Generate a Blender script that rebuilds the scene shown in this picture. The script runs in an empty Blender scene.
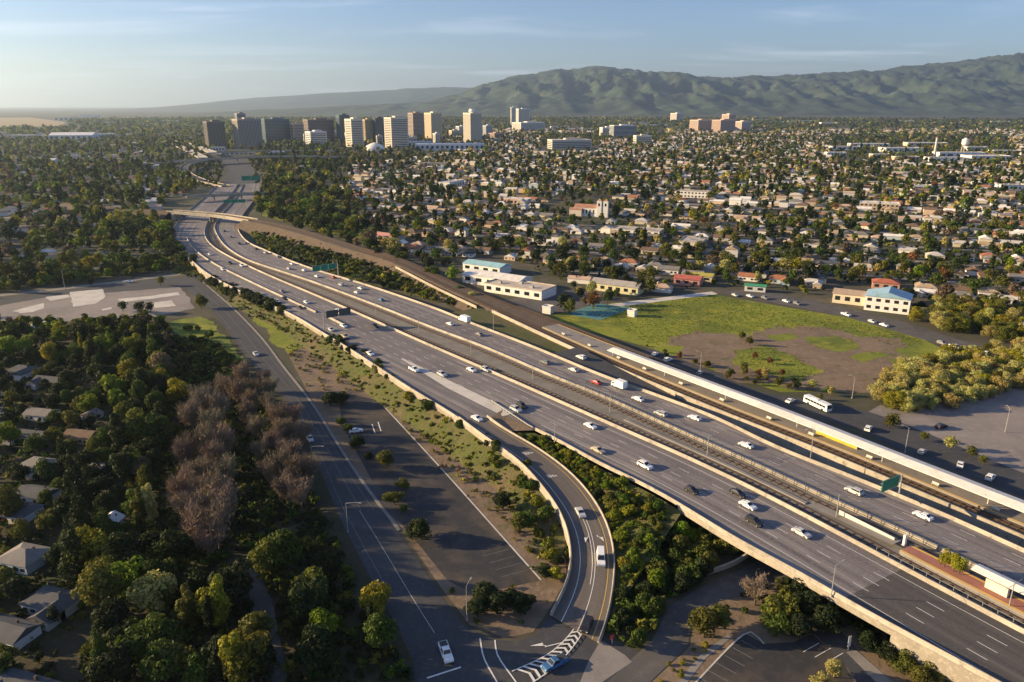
import bpy, math, random
import numpy as np
from mathutils import noise as mnoise, Vector

# ------------------------------------------------------------------ camera
F_PX, HZ, CAM_H = 750.0, 105.0, 107.0
PITCH = math.atan((341 - HZ) / F_PX)
SC = bpy.context.scene
COL = SC.collection
cam_d = bpy.data.cameras.new('camera'); cam = bpy.data.objects.new('camera', cam_d); COL.objects.link(cam)
cam.location = (0, 0, CAM_H); cam.rotation_euler = (math.pi / 2 - PITCH, 0, 0)
cam_d.sensor_width = 36.0; cam_d.lens = F_PX / 1024 * 36.0
cam_d.clip_start = 1.0; cam_d.clip_end = 90000.0
SC.camera = cam
SC.render.resolution_x, SC.render.resolution_y = 1024, 682

# ------------------------------------------------------------------ light
SUN_EL, SUN_AZ = math.radians(14.8), math.radians(-84.0)      # azimuth from +Y, clockwise positive
world = bpy.data.worlds.new('World'); SC.world = world; world.use_nodes = True
def build_world():
    nt = world.node_tree; nt.nodes.clear(); N = nt.nodes.new; L = nt.links.new
    out = N('ShaderNodeOutputWorld'); bg = N('ShaderNodeBackground'); bg.inputs[1].default_value = 0.052
    sky = N('ShaderNodeTexSky'); sky.sky_type = 'NISHITA'; sky.sun_disc = False
    sky.sun_elevation = SUN_EL; sky.sun_rotation = SUN_AZ; sky.altitude = 100
    sky.air_density = 1.0; sky.dust_density = 0.25; sky.ozone_density = 1.5
    # thin streaked cirrus, laid on a plane high above
    tc = N('ShaderNodeTexCoord'); sep = N('ShaderNodeSeparateXYZ'); L(tc.outputs['Generated'], sep.inputs[0])
    add = N('ShaderNodeMath'); add.operation = 'ADD'; add.inputs[1].default_value = 0.06; L(sep.outputs[2], add.inputs[0])
    mx = N('ShaderNodeMath'); mx.operation = 'MAXIMUM'; mx.inputs[1].default_value = 0.02; L(add.outputs[0], mx.inputs[0])
    dx = N('ShaderNodeMath'); dx.operation = 'DIVIDE'; L(sep.outputs[0], dx.inputs[0]); L(mx.outputs[0], dx.inputs[1])
    dy = N('ShaderNodeMath'); dy.operation = 'DIVIDE'; L(sep.outputs[1], dy.inputs[0]); L(mx.outputs[0], dy.inputs[1])
    cmb = N('ShaderNodeCombineXYZ'); L(dx.outputs[0], cmb.inputs[0]); L(dy.outputs[0], cmb.inputs[1])
    mp = N('ShaderNodeMapping'); mp.inputs['Rotation'].default_value = (0, 0, 0.30); mp.inputs['Scale'].default_value = (0.26, 0.60, 1)
    mp.inputs['Location'].default_value = (1.35, 0.4, 0)
    L(cmb.outputs[0], mp.inputs[0])
    nz = N('ShaderNodeTexNoise'); nz.inputs['Scale'].default_value = 1.1; nz.inputs['Detail'].default_value = 9; nz.inputs['Roughness'].default_value = 0.58
    nz.inputs['Distortion'].default_value = 0.55
    L(mp.outputs[0], nz.inputs['Vector'])
    cr = N('ShaderNodeMapRange'); cr.inputs[1].default_value = 0.49; cr.inputs[2].default_value = 0.84; cr.interpolation_type = 'SMOOTHSTEP'
    L(nz.outputs[0], cr.inputs[0])
    mul = N('ShaderNodeMath'); mul.operation = 'MULTIPLY'; mul.inputs[1].default_value = 0.62; L(cr.outputs[0], mul.inputs[0])
    mix = N('ShaderNodeMixRGB'); mix.blend_type = 'MIX'; L(mul.outputs[0], mix.inputs[0]); L(sky.outputs[0], mix.inputs[1])
    mix.inputs[2].default_value = (13.0, 11.6, 9.4, 1)
    wb = N('ShaderNodeMixRGB'); wb.blend_type = 'MULTIPLY'; wb.inputs[0].default_value = 1; wb.inputs[2].default_value = (.75, .87, 1.22, 1); L(mix.outputs[0], wb.inputs[1])
    L(wb.outputs[0], bg.inputs[0]); L(bg.outputs[0], out.inputs[0])
build_world()
sun_d = bpy.data.lights.new('sun', 'SUN'); sun = bpy.data.objects.new('sun', sun_d); COL.objects.link(sun)
sun_d.energy = 5.0; sun_d.angle = math.radians(0.55); sun_d.color = (1.0, 0.735, 0.40)
SUN_DIR = Vector((math.sin(SUN_AZ) * math.cos(SUN_EL), math.cos(SUN_AZ) * math.cos(SUN_EL), math.sin(SUN_EL)))
sun.rotation_euler = SUN_DIR.to_track_quat('Z', 'Y').to_euler()
sun.location = (0, 0, 400)
SC.view_settings.view_transform = 'Standard'; SC.view_settings.look = 'None'
SC.view_settings.exposure = 1.38; SC.view_settings.gamma = 1.0; SC.view_settings.use_curve_mapping = False
SC.cycles.use_denoising = True
SC.cycles.max_bounces = 5; SC.cycles.diffuse_bounces = 3; SC.cycles.glossy_bounces = 2; SC.cycles.transmission_bounces = 2
SC.cycles.transparent_max_bounces = 4; SC.cycles.volume_bounces = 0
SC.cycles.caustics_reflective = False; SC.cycles.caustics_refractive = False

# ------------------------------------------------------------------ picture <-> place
SP, CP = math.sin(PITCH), math.cos(PITCH)
def at(px, py, z=0.0):
    u = (px - 512) / F_PX; v = (py - 341) / F_PX
    dy = CP - v * SP; dz = -SP - v * CP
    t = (z - CAM_H) / dz
    return np.array([u * t, dy * t, z])
def topx(p):
    x, y, z = p[0], p[1], p[2] - CAM_H
    depth = y * CP - z * SP; up = y * SP + z * CP
    return 512 + F_PX * x / depth, 341 - F_PX * up / depth
def zdeck(Y):
    return float(np.interp(Y, [-50, 205, 420, 640, 760, 3000], [7.0, 7.0, 4.6, 1.4, 0.4, 0.4]))
def atdeck(px, py, dz=0.0):
    z = 5.0
    for _ in range(8):
        p = at(px, py, z + dz); z = zdeck(p[1])
    p[2] = z
    return p
def inside(px, py, poly):
    c = False; n = len(poly); j = n - 1
    for i in range(n):
        xi, yi = poly[i]; xj, yj = poly[j]
        if (yi > py) != (yj > py) and px < (xj - xi) * (py - yi) / (yj - yi) + xi: c = not c
        j = i
    return c

# ------------------------------------------------------------------ object helpers
def link(o, parent=None):
    COL.objects.link(o)
    if parent is not None: o.parent = parent
    return o
def mesh_of(name, V, Fs, mats, mi=None, smooth=False, tint=None, uv=None):
    me = bpy.data.meshes.new(name)
    V = np.asarray(V, dtype=np.float32).reshape(-1, 3)
    if isinstance(Fs, np.ndarray):
        k = Fs.shape[1]; idx = Fs.astype(np.int32).ravel(); start = np.arange(0, len(idx), k, dtype=np.int32)
    else:
        ln = np.array([len(f) for f in Fs], dtype=np.int32); idx = np.array([i for f in Fs for i in f], dtype=np.int32)
        start = np.concatenate([[0], np.cumsum(ln)[:-1]]).astype(np.int32)
    me.vertices.add(len(V)); me.vertices.foreach_set('co', V.ravel())
    me.loops.add(len(idx)); me.loops.foreach_set('vertex_index', idx)
    me.polygons.add(len(start)); me.polygons.foreach_set('loop_start', start)
    for m in (mats if isinstance(mats, (list, tuple)) else [mats]): me.materials.append(m)
    if mi is not None: me.polygons.foreach_set('material_index', np.asarray(mi, dtype=np.int32))
    me.polygons.foreach_set('use_smooth', np.full(len(start), bool(smooth)))
    if tint is not None:
        a = me.color_attributes.new('tint', 'FLOAT_COLOR', 'POINT')
        t = np.ones((len(V), 4), dtype=np.float32); t[:, :3] = tint; a.data.foreach_set('color', t.ravel())
    if uv is not None:
        u = me.uv_layers.new(name='UVMap'); u.data.foreach_set('uv', np.asarray(uv, dtype=np.float32)[idx].ravel())
    me.update(calc_edges=True)
    return me
def obj(name, me, parent=None, loc=None, rz=0.0, color=None):
    o = bpy.data.objects.new(name, me); link(o, parent)
    if loc is not None: o.location = loc
    if rz: o.rotation_euler = (0, 0, rz)
    if color is not None: o.color = (*color, 1)
    return o
def empty(name, loc=(0, 0, 0), rz=0.0):
    o = bpy.data.objects.new(name, None); link(o); o.location = loc; o.rotation_euler = (0, 0, rz); o.empty_display_size = 0.5
    return o
class MB:
    """collects shapes for one mesh"""
    def __init__(s): s.v = []; s.f = []; s.m = []
    def add(s, V, Fs, m=0):
        b = len(s.v); s.v += [tuple(map(float, p)) for p in V]; s.f += [tuple(b + i for i in f) for f in Fs]; s.m += [m] * len(Fs)
    def box(s, c, d, rz=0.0, m=0, taper=1.0):
        x, y, z = d[0] / 2, d[1] / 2, d[2] / 2; cs, sn = math.cos(rz), math.sin(rz); V = []
        for dz, k in ((-z, 1.0), (z, taper)):
            for a, b in ((-x, -y), (x, -y), (x, y), (-x, y)):
                a *= k; b *= k
                V.append((c[0] + a * cs - b * sn, c[1] + a * sn + b * cs, c[2] + dz))
        s.add(V, [(3, 2, 1, 0), (4, 5, 6, 7), (0, 1, 5, 4), (1, 2, 6, 5), (2, 3, 7, 6), (3, 0, 4, 7)], m)
    def tube(s, a, b, ra, rb=None, n=8, m=0, cap=True):
        rb = ra if rb is None else rb
        a = Vector(a); b = Vector(b); d = (b - a).normalized()
        u = d.orthogonal().normalized(); w = d.cross(u); V = []
        for p, r in ((a, ra), (b, rb)):
            for k in range(n):
                t = 2 * math.pi * k / n; V.append(p + u * (r * math.cos(t)) + w * (r * math.sin(t)))
        Fs = [(k, (k + 1) % n, n + (k + 1) % n, n + k) for k in range(n)]
        if cap: Fs += [tuple(range(n - 1, -1, -1)), tuple(range(n, 2 * n))]
        s.add(V, Fs, m)
    def sweep(s, path, prof, m=0, close=True):
        """path (N,3), prof list of (offset to the left, height)"""
        P = np.asarray(path, float); T = np.gradient(P[:, :2], axis=0); T /= np.linalg.norm(T, axis=1)[:, None] + 1e-9
        Nn = np.stack([-T[:, 1], T[:, 0]], 1); k = len(prof); V = []
        for i in range(len(P)):
            for o, h in prof: V.append((P[i, 0] + Nn[i, 0] * o, P[i, 1] + Nn[i, 1] * o, P[i, 2] + h))
        Fs = []
        for i in range(len(P) - 1):
            for j in range(k if close else k - 1):
                a = i * k + j; b = i * k + (j + 1) % k
                Fs.append((a, b, b + k, a + k))
        if close: Fs += [tuple(range(k - 1, -1, -1)), tuple(range((len(P) - 1) * k, len(P) * k))]
        s.add(V, Fs, m)
    def ribbon(s, A, B, m=0):
        A = np.asarray(A); B = np.asarray(B); n = len(A)
        s.add(np.concatenate([A, B]), [(i, i + 1, n + i + 1, n + i) for i in range(n - 1)], m)
    def build(s, name, mats, parent=None, smooth=False, color=None, **k):
        return obj(name, mesh_of(name, s.v, s.f, mats, s.m, smooth), parent, color=color, **k)
def poly_sheet(name, pts, mat, parent=None, kind='structure'):
    """flat polygon facing up"""
    V = [tuple(p) for p in pts]
    area = sum(V[i][0] * V[(i + 1) % len(V)][1] - V[(i + 1) % len(V)][0] * V[i][1] for i in range(len(V)))
    if area < 0: V = V[::-1]
    o = obj(name, mesh_of(name, V, [tuple(range(len(V)))], mat), parent)
    if kind and parent is None: o['kind'] = kind
    return o
def cat_rom(P, ds=4.0, sm=0):
    P = np.asarray(P, float); Q = np.vstack([2 * P[0] - P[1], P, 2 * P[-1] - P[-2]]); out = []
    for i in range(1, len(Q) - 2):
        p0, p1, p2, p3 = Q[i - 1], Q[i], Q[i + 1], Q[i + 2]
        for t in np.linspace(0, 1, 24, endpoint=False):
            out.append(0.5 * (2 * p1 + (p2 - p0) * t + (2 * p0 - 5 * p1 + 4 * p2 - p3) * t * t + (3 * p1 - p0 - 3 * p2 + p3) * t ** 3))
    out.append(P[-1]); out = np.array(out)
    return resample(out, ds, sm)
def resample(P, ds=4.0, sm=0):
    d = np.concatenate([[0], np.cumsum(np.linalg.norm(np.diff(P[:, :2], axis=0), axis=1))])
    n = max(2, int(d[-1] / ds) + 1); s = np.linspace(0, d[-1], n)
    R = np.stack([np.interp(s, d, P[:, k]) for k in range(3)], 1)
    if sm:
        w = np.exp(-0.5 * (np.arange(-3 * sm, 3 * sm + 1) / sm) ** 2); w /= w.sum()
        E = np.vstack([R[0] + (R[0] - R[1]) * np.arange(3 * sm, 0, -1)[:, None], R, R[-1] + (R[-1] - R[-2]) * np.arange(1, 3 * sm + 1)[:, None]])
        R = np.stack([np.convolve(E[:, k], w, 'valid') for k in range(3)], 1)
    return R

# labels: every top-level thing is registered, the ordinal is worked out at the end
REG = []
ORD = ['leftmost', 'second from left', 'third from left', 'fourth from left', 'fifth from left', 'sixth from left', 'seventh from left', 'eighth from left', 'ninth from left', 'tenth from left']
def reg(o, desc, cat, group=None, p=None):
    o['category'] = cat
    if group: o['group'] = group
    q = p if p is not None else tuple(o.location)
    REG.append((o, desc, topx(q)))
    return o
def finish_labels():
    by = {}
    for o, d, q in REG: by.setdefault(d, []).append((q, o))
    for d, L in by.items():
        L.sort(key=lambda t: t[0][0])
        n = len(L)
        for i, (q, o) in enumerate(L):
            if n == 1: o['label'] = d
            elif i == n - 1: o['label'] = d + ', rightmost of them'
            elif i < 10: o['label'] = d + ', ' + ORD[i]
            elif n - 1 - i < 9: o['label'] = d + ', ' + ORD[n - 1 - i].replace('left', 'right')
            else:
                k = i + 1; suf = 'th' if 10 <= k % 100 <= 20 else {1: 'st', 2: 'nd', 3: 'rd'}.get(k % 10, 'th')
                o['label'] = d + ', %d%s from left' % (k, suf)

# ------------------------------------------------------------------ materials
MATS = {}
def node_mat(name, base=(.5, .5, .5), rough=.85, noise=None, bump=0.0, bump_scale=8.0, src=None, spec=0.3, metal=0.0, trans=0.0, space='Object'):
    """noise: list of (scale, colour, low, high) layered over the base; src: 'obj' object colour, 'tint' mesh colour"""
    m = bpy.data.materials.new(name); m.use_nodes = True; nt = m.node_tree; nt.nodes.clear(); N = nt.nodes.new; L = nt.links.new
    out = N('ShaderNodeOutputMaterial'); b = N('ShaderNodeBsdfPrincipled'); b.inputs['Roughness'].default_value = rough
    b.inputs['Specular IOR Level'].default_value = spec; b.inputs['Metallic'].default_value = metal
    tc = N('ShaderNodeNewGeometry') if space == 'World' else N('ShaderNodeTexCoord')
    vec = tc.outputs['Position'] if space == 'World' else tc.outputs['Object']
    if src == 'obj': c = N('ShaderNodeObjectInfo').outputs['Color']
    elif src == 'tint':
        a = N('ShaderNodeAttribute'); a.attribute_name = 'tint'; c = a.outputs['Color']
    else:
        r = N('ShaderNodeRGB'); r.outputs[0].default_value = (*base, 1); c = r.outputs[0]
    for layer in (noise or []):
        sc, colr, lo, hi = layer[:4]; mode = layer[4] if len(layer) > 4 else 'MIX'
        n = N('ShaderNodeTexNoise'); n.inputs['Scale'].default_value = sc; n.inputs['Detail'].default_value = 6; n.inputs['Roughness'].default_value = .62
        L(vec, n.inputs['Vector'])
        mr = N('ShaderNodeMapRange'); mr.inputs[1].default_value = lo; mr.inputs[2].default_value = hi; L(n.outputs[0], mr.inputs[0])
        mx = N('ShaderNodeMixRGB'); mx.blend_type = mode; L(mr.outputs[0], mx.inputs[0]); L(c, mx.inputs[1]); mx.inputs[2].default_value = (*colr, 1); c = mx.outputs[0]
    L(c, b.inputs['Base Color'])
    if bump:
        n = N('ShaderNodeTexNoise'); n.inputs['Scale'].default_value = bump_scale; n.inputs['Detail'].default_value = 4; L(vec, n.inputs['Vector'])
        bp = N('ShaderNodeBump'); bp.inputs['Strength'].default_value = bump; bp.inputs['Distance'].default_value = .3; L(n.outputs[0], bp.inputs['Height']); L(bp.outputs[0], b.inputs['Normal'])
    sh = b.outputs[0]
    if trans:
        t = N('ShaderNodeBsdfTranslucent'); L(c, t.inputs[0]); ms = N('ShaderNodeMixShader'); ms.inputs[0].default_value = trans
        L(sh, ms.inputs[1]); L(t.outputs[0], ms.inputs[2]); sh = ms.outputs[0]
    L(sh, out.inputs[0]); MATS[name] = m
    return m
M_ground = node_mat('ground_earth', (.072, .062, .045), .95, [(.004, (.05, .06, .03), .4, .6), (.03, (.11, .095, .07), .48, .7), (.15, (.04, .05, .022), .5, .72), (1.2, (.10, .085, .06), .5, .8)], space='World')
M_conc_road = node_mat('freeway_concrete', (.225, .205, .20), .8, [(.05, (.17, .155, .155), .4, .65), (.5, (.26, .24, .225), .5, .75), (4, (.15, .14, .14), .55, .8)], space='World')
M_walk = node_mat('sidewalk_concrete', (.24, .22, .20), .9, [(.2, (.19, .175, .16), .42, .66), (2, (.28, .26, .235), .5, .8)], space='World')
M_asph = node_mat('asphalt', (.062, .064, .070), .85, [(.08, (.048, .05, .055), .4, .65), (.6, (.09, .087, .085), .5, .75), (5, (.05, .05, .05), .55, .8)], space='World')
M_asph_old = node_mat('worn_asphalt', (.10, .095, .092), .88, [(.06, (.07, .066, .064), .4, .62), (.35, (.14, .125, .11), .5, .72), (3, (.06, .058, .056), .55, .8)], space='World')
M_lot = node_mat('sunlit_lot_asphalt', (.25, .22, .205), .88, [(.05, (.19, .17, .16), .4, .62), (.35, (.29, .255, .23), .5, .72), (3, (.17, .155, .15), .55, .8)], space='World')  # lot asphalt lightened, its sunlit brightness put into the base colour
M_faint = node_mat('faded_paint', (.22, .215, .21), .8, [(1.0, (.13, .13, .13), .45, .65)], space='World')
M_asph_shade = node_mat('shade_darkened_asphalt', (.036, .037, .040), .8, [(.09, (.10, .08, .063), .47, .66), (.5, (.06, .052, .046), .5, .7), (3, (.035, .035, .035), .5, .8)], space='World')  # left lot's shade put into the dark base; brown patches are weathering
M_conc = node_mat('barrier_concrete', (.40, .36, .30), .85, [(.07, (.29, .26, .22), .45, .6), (.4, (.20, .18, .155), .52, .68), (2.5, (.46, .42, .36), .5, .8)], space='World')
M_conc_pale = node_mat('pale_concrete', (.55, .52, .47), .85, [(.12, (.42, .40, .36), .42, .66), (1.5, (.62, .58, .52), .5, .8)], space='World')
M_wallconc = node_mat('wall_concrete', (.36, .32, .26), .88, [(.08, (.26, .23, .19), .45, .6), (.5, (.22, .19, .16), .54, .7), (1.4, (.47, .41, .33), .5, .8)], space='World')
M_paint = node_mat('white_road_paint', (.68, .67, .64), .7, [(2.0, (.42, .41, .40), .52, .75)], space='World')
M_paint_y = node_mat('yellow_road_paint', (.62, .42, .08), .7, [(2.0, (.4, .3, .1), .52, .75)], space='World')
M_ballast = node_mat('track_ballast', (.115, .085, .06), .95, [(.2, (.08, .06, .045), .4, .65), (2, (.15, .115, .085), .5, .8)], space='World')
M_ballast_g = node_mat('median_ballast', (.20, .185, .16), .95, [(.2, (.15, .14, .12), .4, .65), (2, (.24, .22, .2), .5, .8)], space='World')
M_tie = node_mat('railway_tie', (.09, .07, .055), .9, [(3, (.13, .11, .09), .5, .8)])
M_rail = node_mat('rail_steel', (.12, .075, .05), .5, metal=.5)
M_dirt = node_mat('bare_dirt', (.20, .145, .10), .95, [(.05, (.15, .11, .075), .4, .62), (.3, (.24, .18, .13), .5, .72), (.12, (.10, .10, .04), .56, .7), (2.5, (.13, .10, .07), .52, .8)], bump=.5, bump_scale=.8, space='World')
M_grass = node_mat('lush_grass', (.19, .22, .020), .95, [(.022, (.10, .13, .018), .44, .60), (.07, (.27, .26, .03), .50, .68), (.25, (.07, .09, .014), .54, .70), (2.5, (.24, .23, .05), .55, .8)], bump=.9, bump_scale=1.2, space='World')
M_weeds = node_mat('verge_weeds', (.085, .095, .025), .95, [(.08, (.13, .10, .055), .45, .65), (.4, (.05, .06, .016), .48, .72), (2, (.14, .14, .05), .55, .8)], bump=.9, bump_scale=1.5, space='World')
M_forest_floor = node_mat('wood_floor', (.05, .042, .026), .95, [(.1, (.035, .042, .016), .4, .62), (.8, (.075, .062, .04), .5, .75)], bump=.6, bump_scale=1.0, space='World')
M_brick = node_mat('platform_brick', (.34, .15, .11), .85, [(.6, (.27, .12, .09), .45, .7), (5, (.40, .20, .15), .5, .8)], space='World')
M_tact = node_mat('platform_yellow_edge', (.60, .38, .10), .8, [(2, (.5, .33, .1), .5, .8)], space='World')
M_white_roof = node_mat('white_sheet_roof', (.78, .74, .68), .6, [(.3, (.66, .62, .57), .45, .7)], space='World')
M_steel = node_mat('galvanised_steel', (.38, .38, .37), .5, metal=.4)
M_dark_steel = node_mat('dark_steel', (.05, .05, .05), .6)
M_green = node_mat('green_sign', (.01, .20, .12), .55, [(1.2, (.015, .16, .10), .45, .7)])
M_sign_back = node_mat('sign_back', (.06, .07, .075), .6)
M_yellow = node_mat('yellow_banner', (.50, .38, .04), .7, [(.6, (.40, .31, .06), .45, .65)])
M_blue = node_mat('blue_panel', (.16, .38, .52), .6)
M_red = node_mat('red_paint', (.4, .05, .05), .6)
M_glass = node_mat('dark_glass', (.018, .022, .028), .12, spec=.7)
M_objc = node_mat('painted_surface', src='obj', rough=.8, noise=[(.5, (.85, .83, .8), .45, .75, 'MULTIPLY')])
M_roof_obj = node_mat('roof_shingle', src='obj', rough=.9, noise=[(.25, (.75, .72, .7), .42, .7, 'MULTIPLY'), (3.0, (.82, .8, .78), .5, .8, 'MULTIPLY')])
M_car = node_mat('car_paint', src='obj', rough=.28, spec=.6)
M_tyre = node_mat('tyre_rubber', (.015, .015, .015), .9)
M_rim = node_mat('wheel_rim', (.35, .35, .36), .35, metal=.7)
M_lamp_red = node_mat('tail_lamp', (.35, .02, .02), .3)
M_lamp_w = node_mat('head_lamp', (.7, .7, .68), .2)
M_leaf = node_mat('leaf', src='obj', rough=.75, noise=[(.35, (.62, .66, .55), .42, .66, 'MULTIPLY')], spec=.25, trans=.28)
M_leaf_t = node_mat('leaf_mass', src='tint', rough=.8, spec=.15, trans=.22)
M_bark = node_mat('bark', (.075, .055, .04), .95, [(4, (.12, .095, .075), .45, .75)])
M_twig = node_mat('bare_twig', src='obj', rough=.95, noise=[(.5, (.75, .72, .7), .45, .7, 'MULTIPLY')], spec=.1)
M_tint = node_mat('house_mass', src='tint', rough=.85)

def lane_mat(name, base, dark, pale, period=3.65, shift=0.0):
    """road surface with wheel wear that runs along the lanes (UV: metres across, metres along)"""
    m = bpy.data.materials.new(name); m.use_nodes = True; nt = m.node_tree; nt.nodes.clear(); N = nt.nodes.new; L = nt.links.new
    out = N('ShaderNodeOutputMaterial'); b = N('ShaderNodeBsdfPrincipled'); b.inputs['Roughness'].default_value = .78; b.inputs['Specular IOR Level'].default_value = .3
    uv = N('ShaderNodeUVMap'); sep = N('ShaderNodeSeparateXYZ'); L(uv.outputs[0], sep.inputs[0])
    def math_(op, a, v):
        n = N('ShaderNodeMath'); n.operation = op; L(a, n.inputs[0])
        if isinstance(v, (int, float)): n.inputs[1].default_value = v
        else: L(v, n.inputs[1])
        return n.outputs[0]
    def noise_(sc, detail=5):
        mp = N('ShaderNodeMapping'); mp.inputs['Scale'].default_value = sc; L(uv.outputs[0], mp.inputs[0])
        n = N('ShaderNodeTexNoise'); n.inputs['Scale'].default_value = 1.0; n.inputs['Detail'].default_value = detail; n.inputs['Roughness'].default_value = .6; L(mp.outputs[0], n.inputs['Vector']); return n.outputs[0]
    def ramp(a, lo, hi):
        r = N('ShaderNodeMapRange'); r.inputs[1].default_value = lo; r.inputs[2].default_value = hi; L(a, r.inputs[0]); return r.outputs[0]
    def mix(f, c1, c2, mode='MIX'):
        x = N('ShaderNodeMixRGB'); x.blend_type = mode; L(f, x.inputs[0])
        if isinstance(c1, tuple): x.inputs[1].default_value = (*c1, 1)
        else: L(c1, x.inputs[1])
        x.inputs[2].default_value = (*c2, 1); return x.outputs[0]
    # dark oil band in each lane centre
    w = math_('SINE', math_('MULTIPLY', math_('ADD', sep.outputs[0], shift), 2 * math.pi / period), 0)
    band = math_('MULTIPLY', ramp(w, -.2, 1.0), ramp(noise_((.3, .01, 1)), .3, .62))
    c = mix(band, base, dark)
    c = mix(ramp(noise_((.42, .004, 1)), .46, .64), c, pale)
    c = mix(ramp(noise_((1.6, .02, 1)), .52, .75), c, dark)
    c = mix(ramp(noise_((.05, .025, 1)), .45, .65), c, tuple((p + q) / 2 for p, q in zip(base, dark)))
    c = mix(ramp(noise_((2.5, 1.2, 1)), .52, .8), c, tuple(q * 1.12 for q in pale))
    L(c, b.inputs['Base Color']); L(b.outputs[0], out.inputs[0]); return m
M_fwy = lane_mat('freeway_lane_concrete', (.175, .158, .158), (.085, .078, .083), (.28, .255, .24))
M_fwy_new = lane_mat('freeway_lane_asphalt', (.085, .078, .075), (.055, .052, .052), (.125, .115, .105))
M_ramp = lane_mat('ramp_lane_asphalt', (.125, .11, .10), (.085, .075, .07), (.165, .145, .125))
def road_sheet(name, A, B, mat, ua, ub, v):
    """ribbon with metres-across / metres-along coordinates"""
    A = np.asarray(A); B = np.asarray(B); n = len(A); fs = [(i, i + 1, n + i + 1, n + i) for i in range(n - 1)]
    uvs = [(ua[i], v[i]) for i in range(n)] + [(ub[i], v[i]) for i in range(n)]
    o = obj(name, mesh_of(name, np.concatenate([A, B]), fs, mat, uv=uvs)); o['kind'] = 'structure'; return o

# ================================================================== freeway alignment
def curve(picks, dz=0.9, ds=4.0, sm=2):
    return cat_rom([atdeck(x, y, dz) for x, y in picks], ds, sm)
def curve_z(picks, dz=0.0, ds=3.0, sm=2):
    P = []
    for x, y, z in picks:
        q = at(x, y, z + dz); q[2] = z; P.append(q)
    return cat_rom(P, ds, sm)
MED_L = curve([(1180, 710), (1024, 630), (913, 573), (866, 549), (819, 517), (760, 488), (700, 458), (640, 437), (549.5, 395), (467, 360), (420, 340), (361, 313.5), (308, 291), (258, 270), (228, 255), (213, 247), (204, 235), (205.5, 225), (214, 212), (226, 200), (234, 190), (238, 183)], .9, 4, 7)
MED_R = curve([(1180, 655), (1024, 588), (976.6, 564), (896, 526), (840, 502), (754.5, 462), (700, 438.5), (650, 416), (594, 391), (554.5, 376), (485.6, 346.5), (433, 327), (380, 306), (318, 283), (287, 272.6), (247, 259), (226, 246), (217, 234), (215, 225), (222, 213), (232, 202), (240, 191), (243, 184)], .9)
RIGHT_A = curve([(1180, 615), (1024, 549), (976.6, 527), (919.6, 502), (874.8, 484.6), (840, 470), (774, 445), (714.6, 416), (650, 392), (600, 374), (559.5, 357), (520, 341), (470, 322), (433, 307), (371, 286), (339.5, 276.6), (313, 268.6), (292, 261), (265.6, 250), (247, 241), (238, 228), (242, 216), (250, 205), (257, 195), (262, 186)], .9)
MAIN_L = curve([(1100, 735), (961.5, 661), (921, 638.7), (886, 621), (840, 596), (800, 570), (743.7, 543), (707, 519.5), (645, 482.5), (612, 468.5), (589, 456), (562, 440), (531, 425)], .9)
NEAR = curve([(485, 436), (462, 418.5), (432, 400), (405, 384), (384, 370), (350, 348), (318, 329), (292, 313.5), (250, 295), (211, 275), (194, 262), (177, 246), (172, 234), (177, 222), (188, 211), (204, 197), (214, 188)], .9)
RAMP_L = curve_z([(459, 416.5, 6.75), (485, 436, 6.7), (500, 446, 6.2), (520, 460, 5.5), (540, 482, 4.6), (552, 497, 4.0), (562, 512, 3.4), (569, 532, 2.7), (572.5, 556, 2.0), (568, 580, 1.3), (551, 612, .5)], .9)
RAMP_R = curve_z([(487, 415, 6.75), (495, 421, 6.5), (507, 430, 6.2), (530, 442, 5.5), (549.5, 455, 5.0), (569.5, 470, 4.4), (589, 491, 3.7), (604, 514, 3.1), (611.5, 533, 2.6), (615.5, 556, 2.0), (614, 580, 1.4), (608, 616, .7), (599, 640, .35)], .9)
COLLECT = curve([(344, 324), (329, 316.5)], .9), curve([(317, 311.5), (279, 294), (247, 279), (213, 262), (194, 248), (186, 236)], .9)
_d = np.concatenate([[0], np.cumsum(np.linalg.norm(np.diff(MED_L[:, :2], axis=0), axis=1))])
_t = np.gradient(MED_L[:, :2], axis=0); _t /= np.linalg.norm(_t, axis=1)[:, None]
_n = np.stack([-_t[:, 1], _t[:, 0]], 1)
SMAX = _d[-1]
def base(s):
    p = np.array([np.interp(s, _d, MED_L[:, 0]), np.interp(s, _d, MED_L[:, 1]), 0.])
    n = np.array([np.interp(s, _d, _n[:, 0]), np.interp(s, _d, _n[:, 1])]); n /= np.linalg.norm(n)
    p[2] = zdeck(p[1])
    return p, n
def off_pt(s, o, dz=0.0):
    p, n = base(s); return np.array([p[0] + n[0] * o, p[1] + n[1] * o, p[2] + dz])
def heading(s):
    a, _ = base(s - 2); b, _ = base(s + 2); return math.atan2(b[1] - a[1], b[0] - a[0])
def so(p):
    """place -> (distance along the median, offset to the left of it)"""
    dd = (MED_L[:, 0] - p[0]) ** 2 + (MED_L[:, 1] - p[1]) ** 2; i = int(dd.argmin())
    r = np.array([p[0], p[1]]) - MED_L[i, :2]
    return _d[i] + r @ _t[i], r @ _n[i]
def offs(C, sm=5):
    q = np.array([so(p) for p in C]); q = q[np.argsort(q[:, 0])]
    return q
OFF = {k: offs(c) for k, c in dict(R=MED_R, A=RIGHT_A, M=MAIN_L, N=NEAR, C=COLLECT[1]).items()}
def off(k, s): return float(np.interp(s, OFF[k][:, 0], OFF[k][:, 1]))
S_GORE = so(RAMP_R[0])[0]

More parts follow.
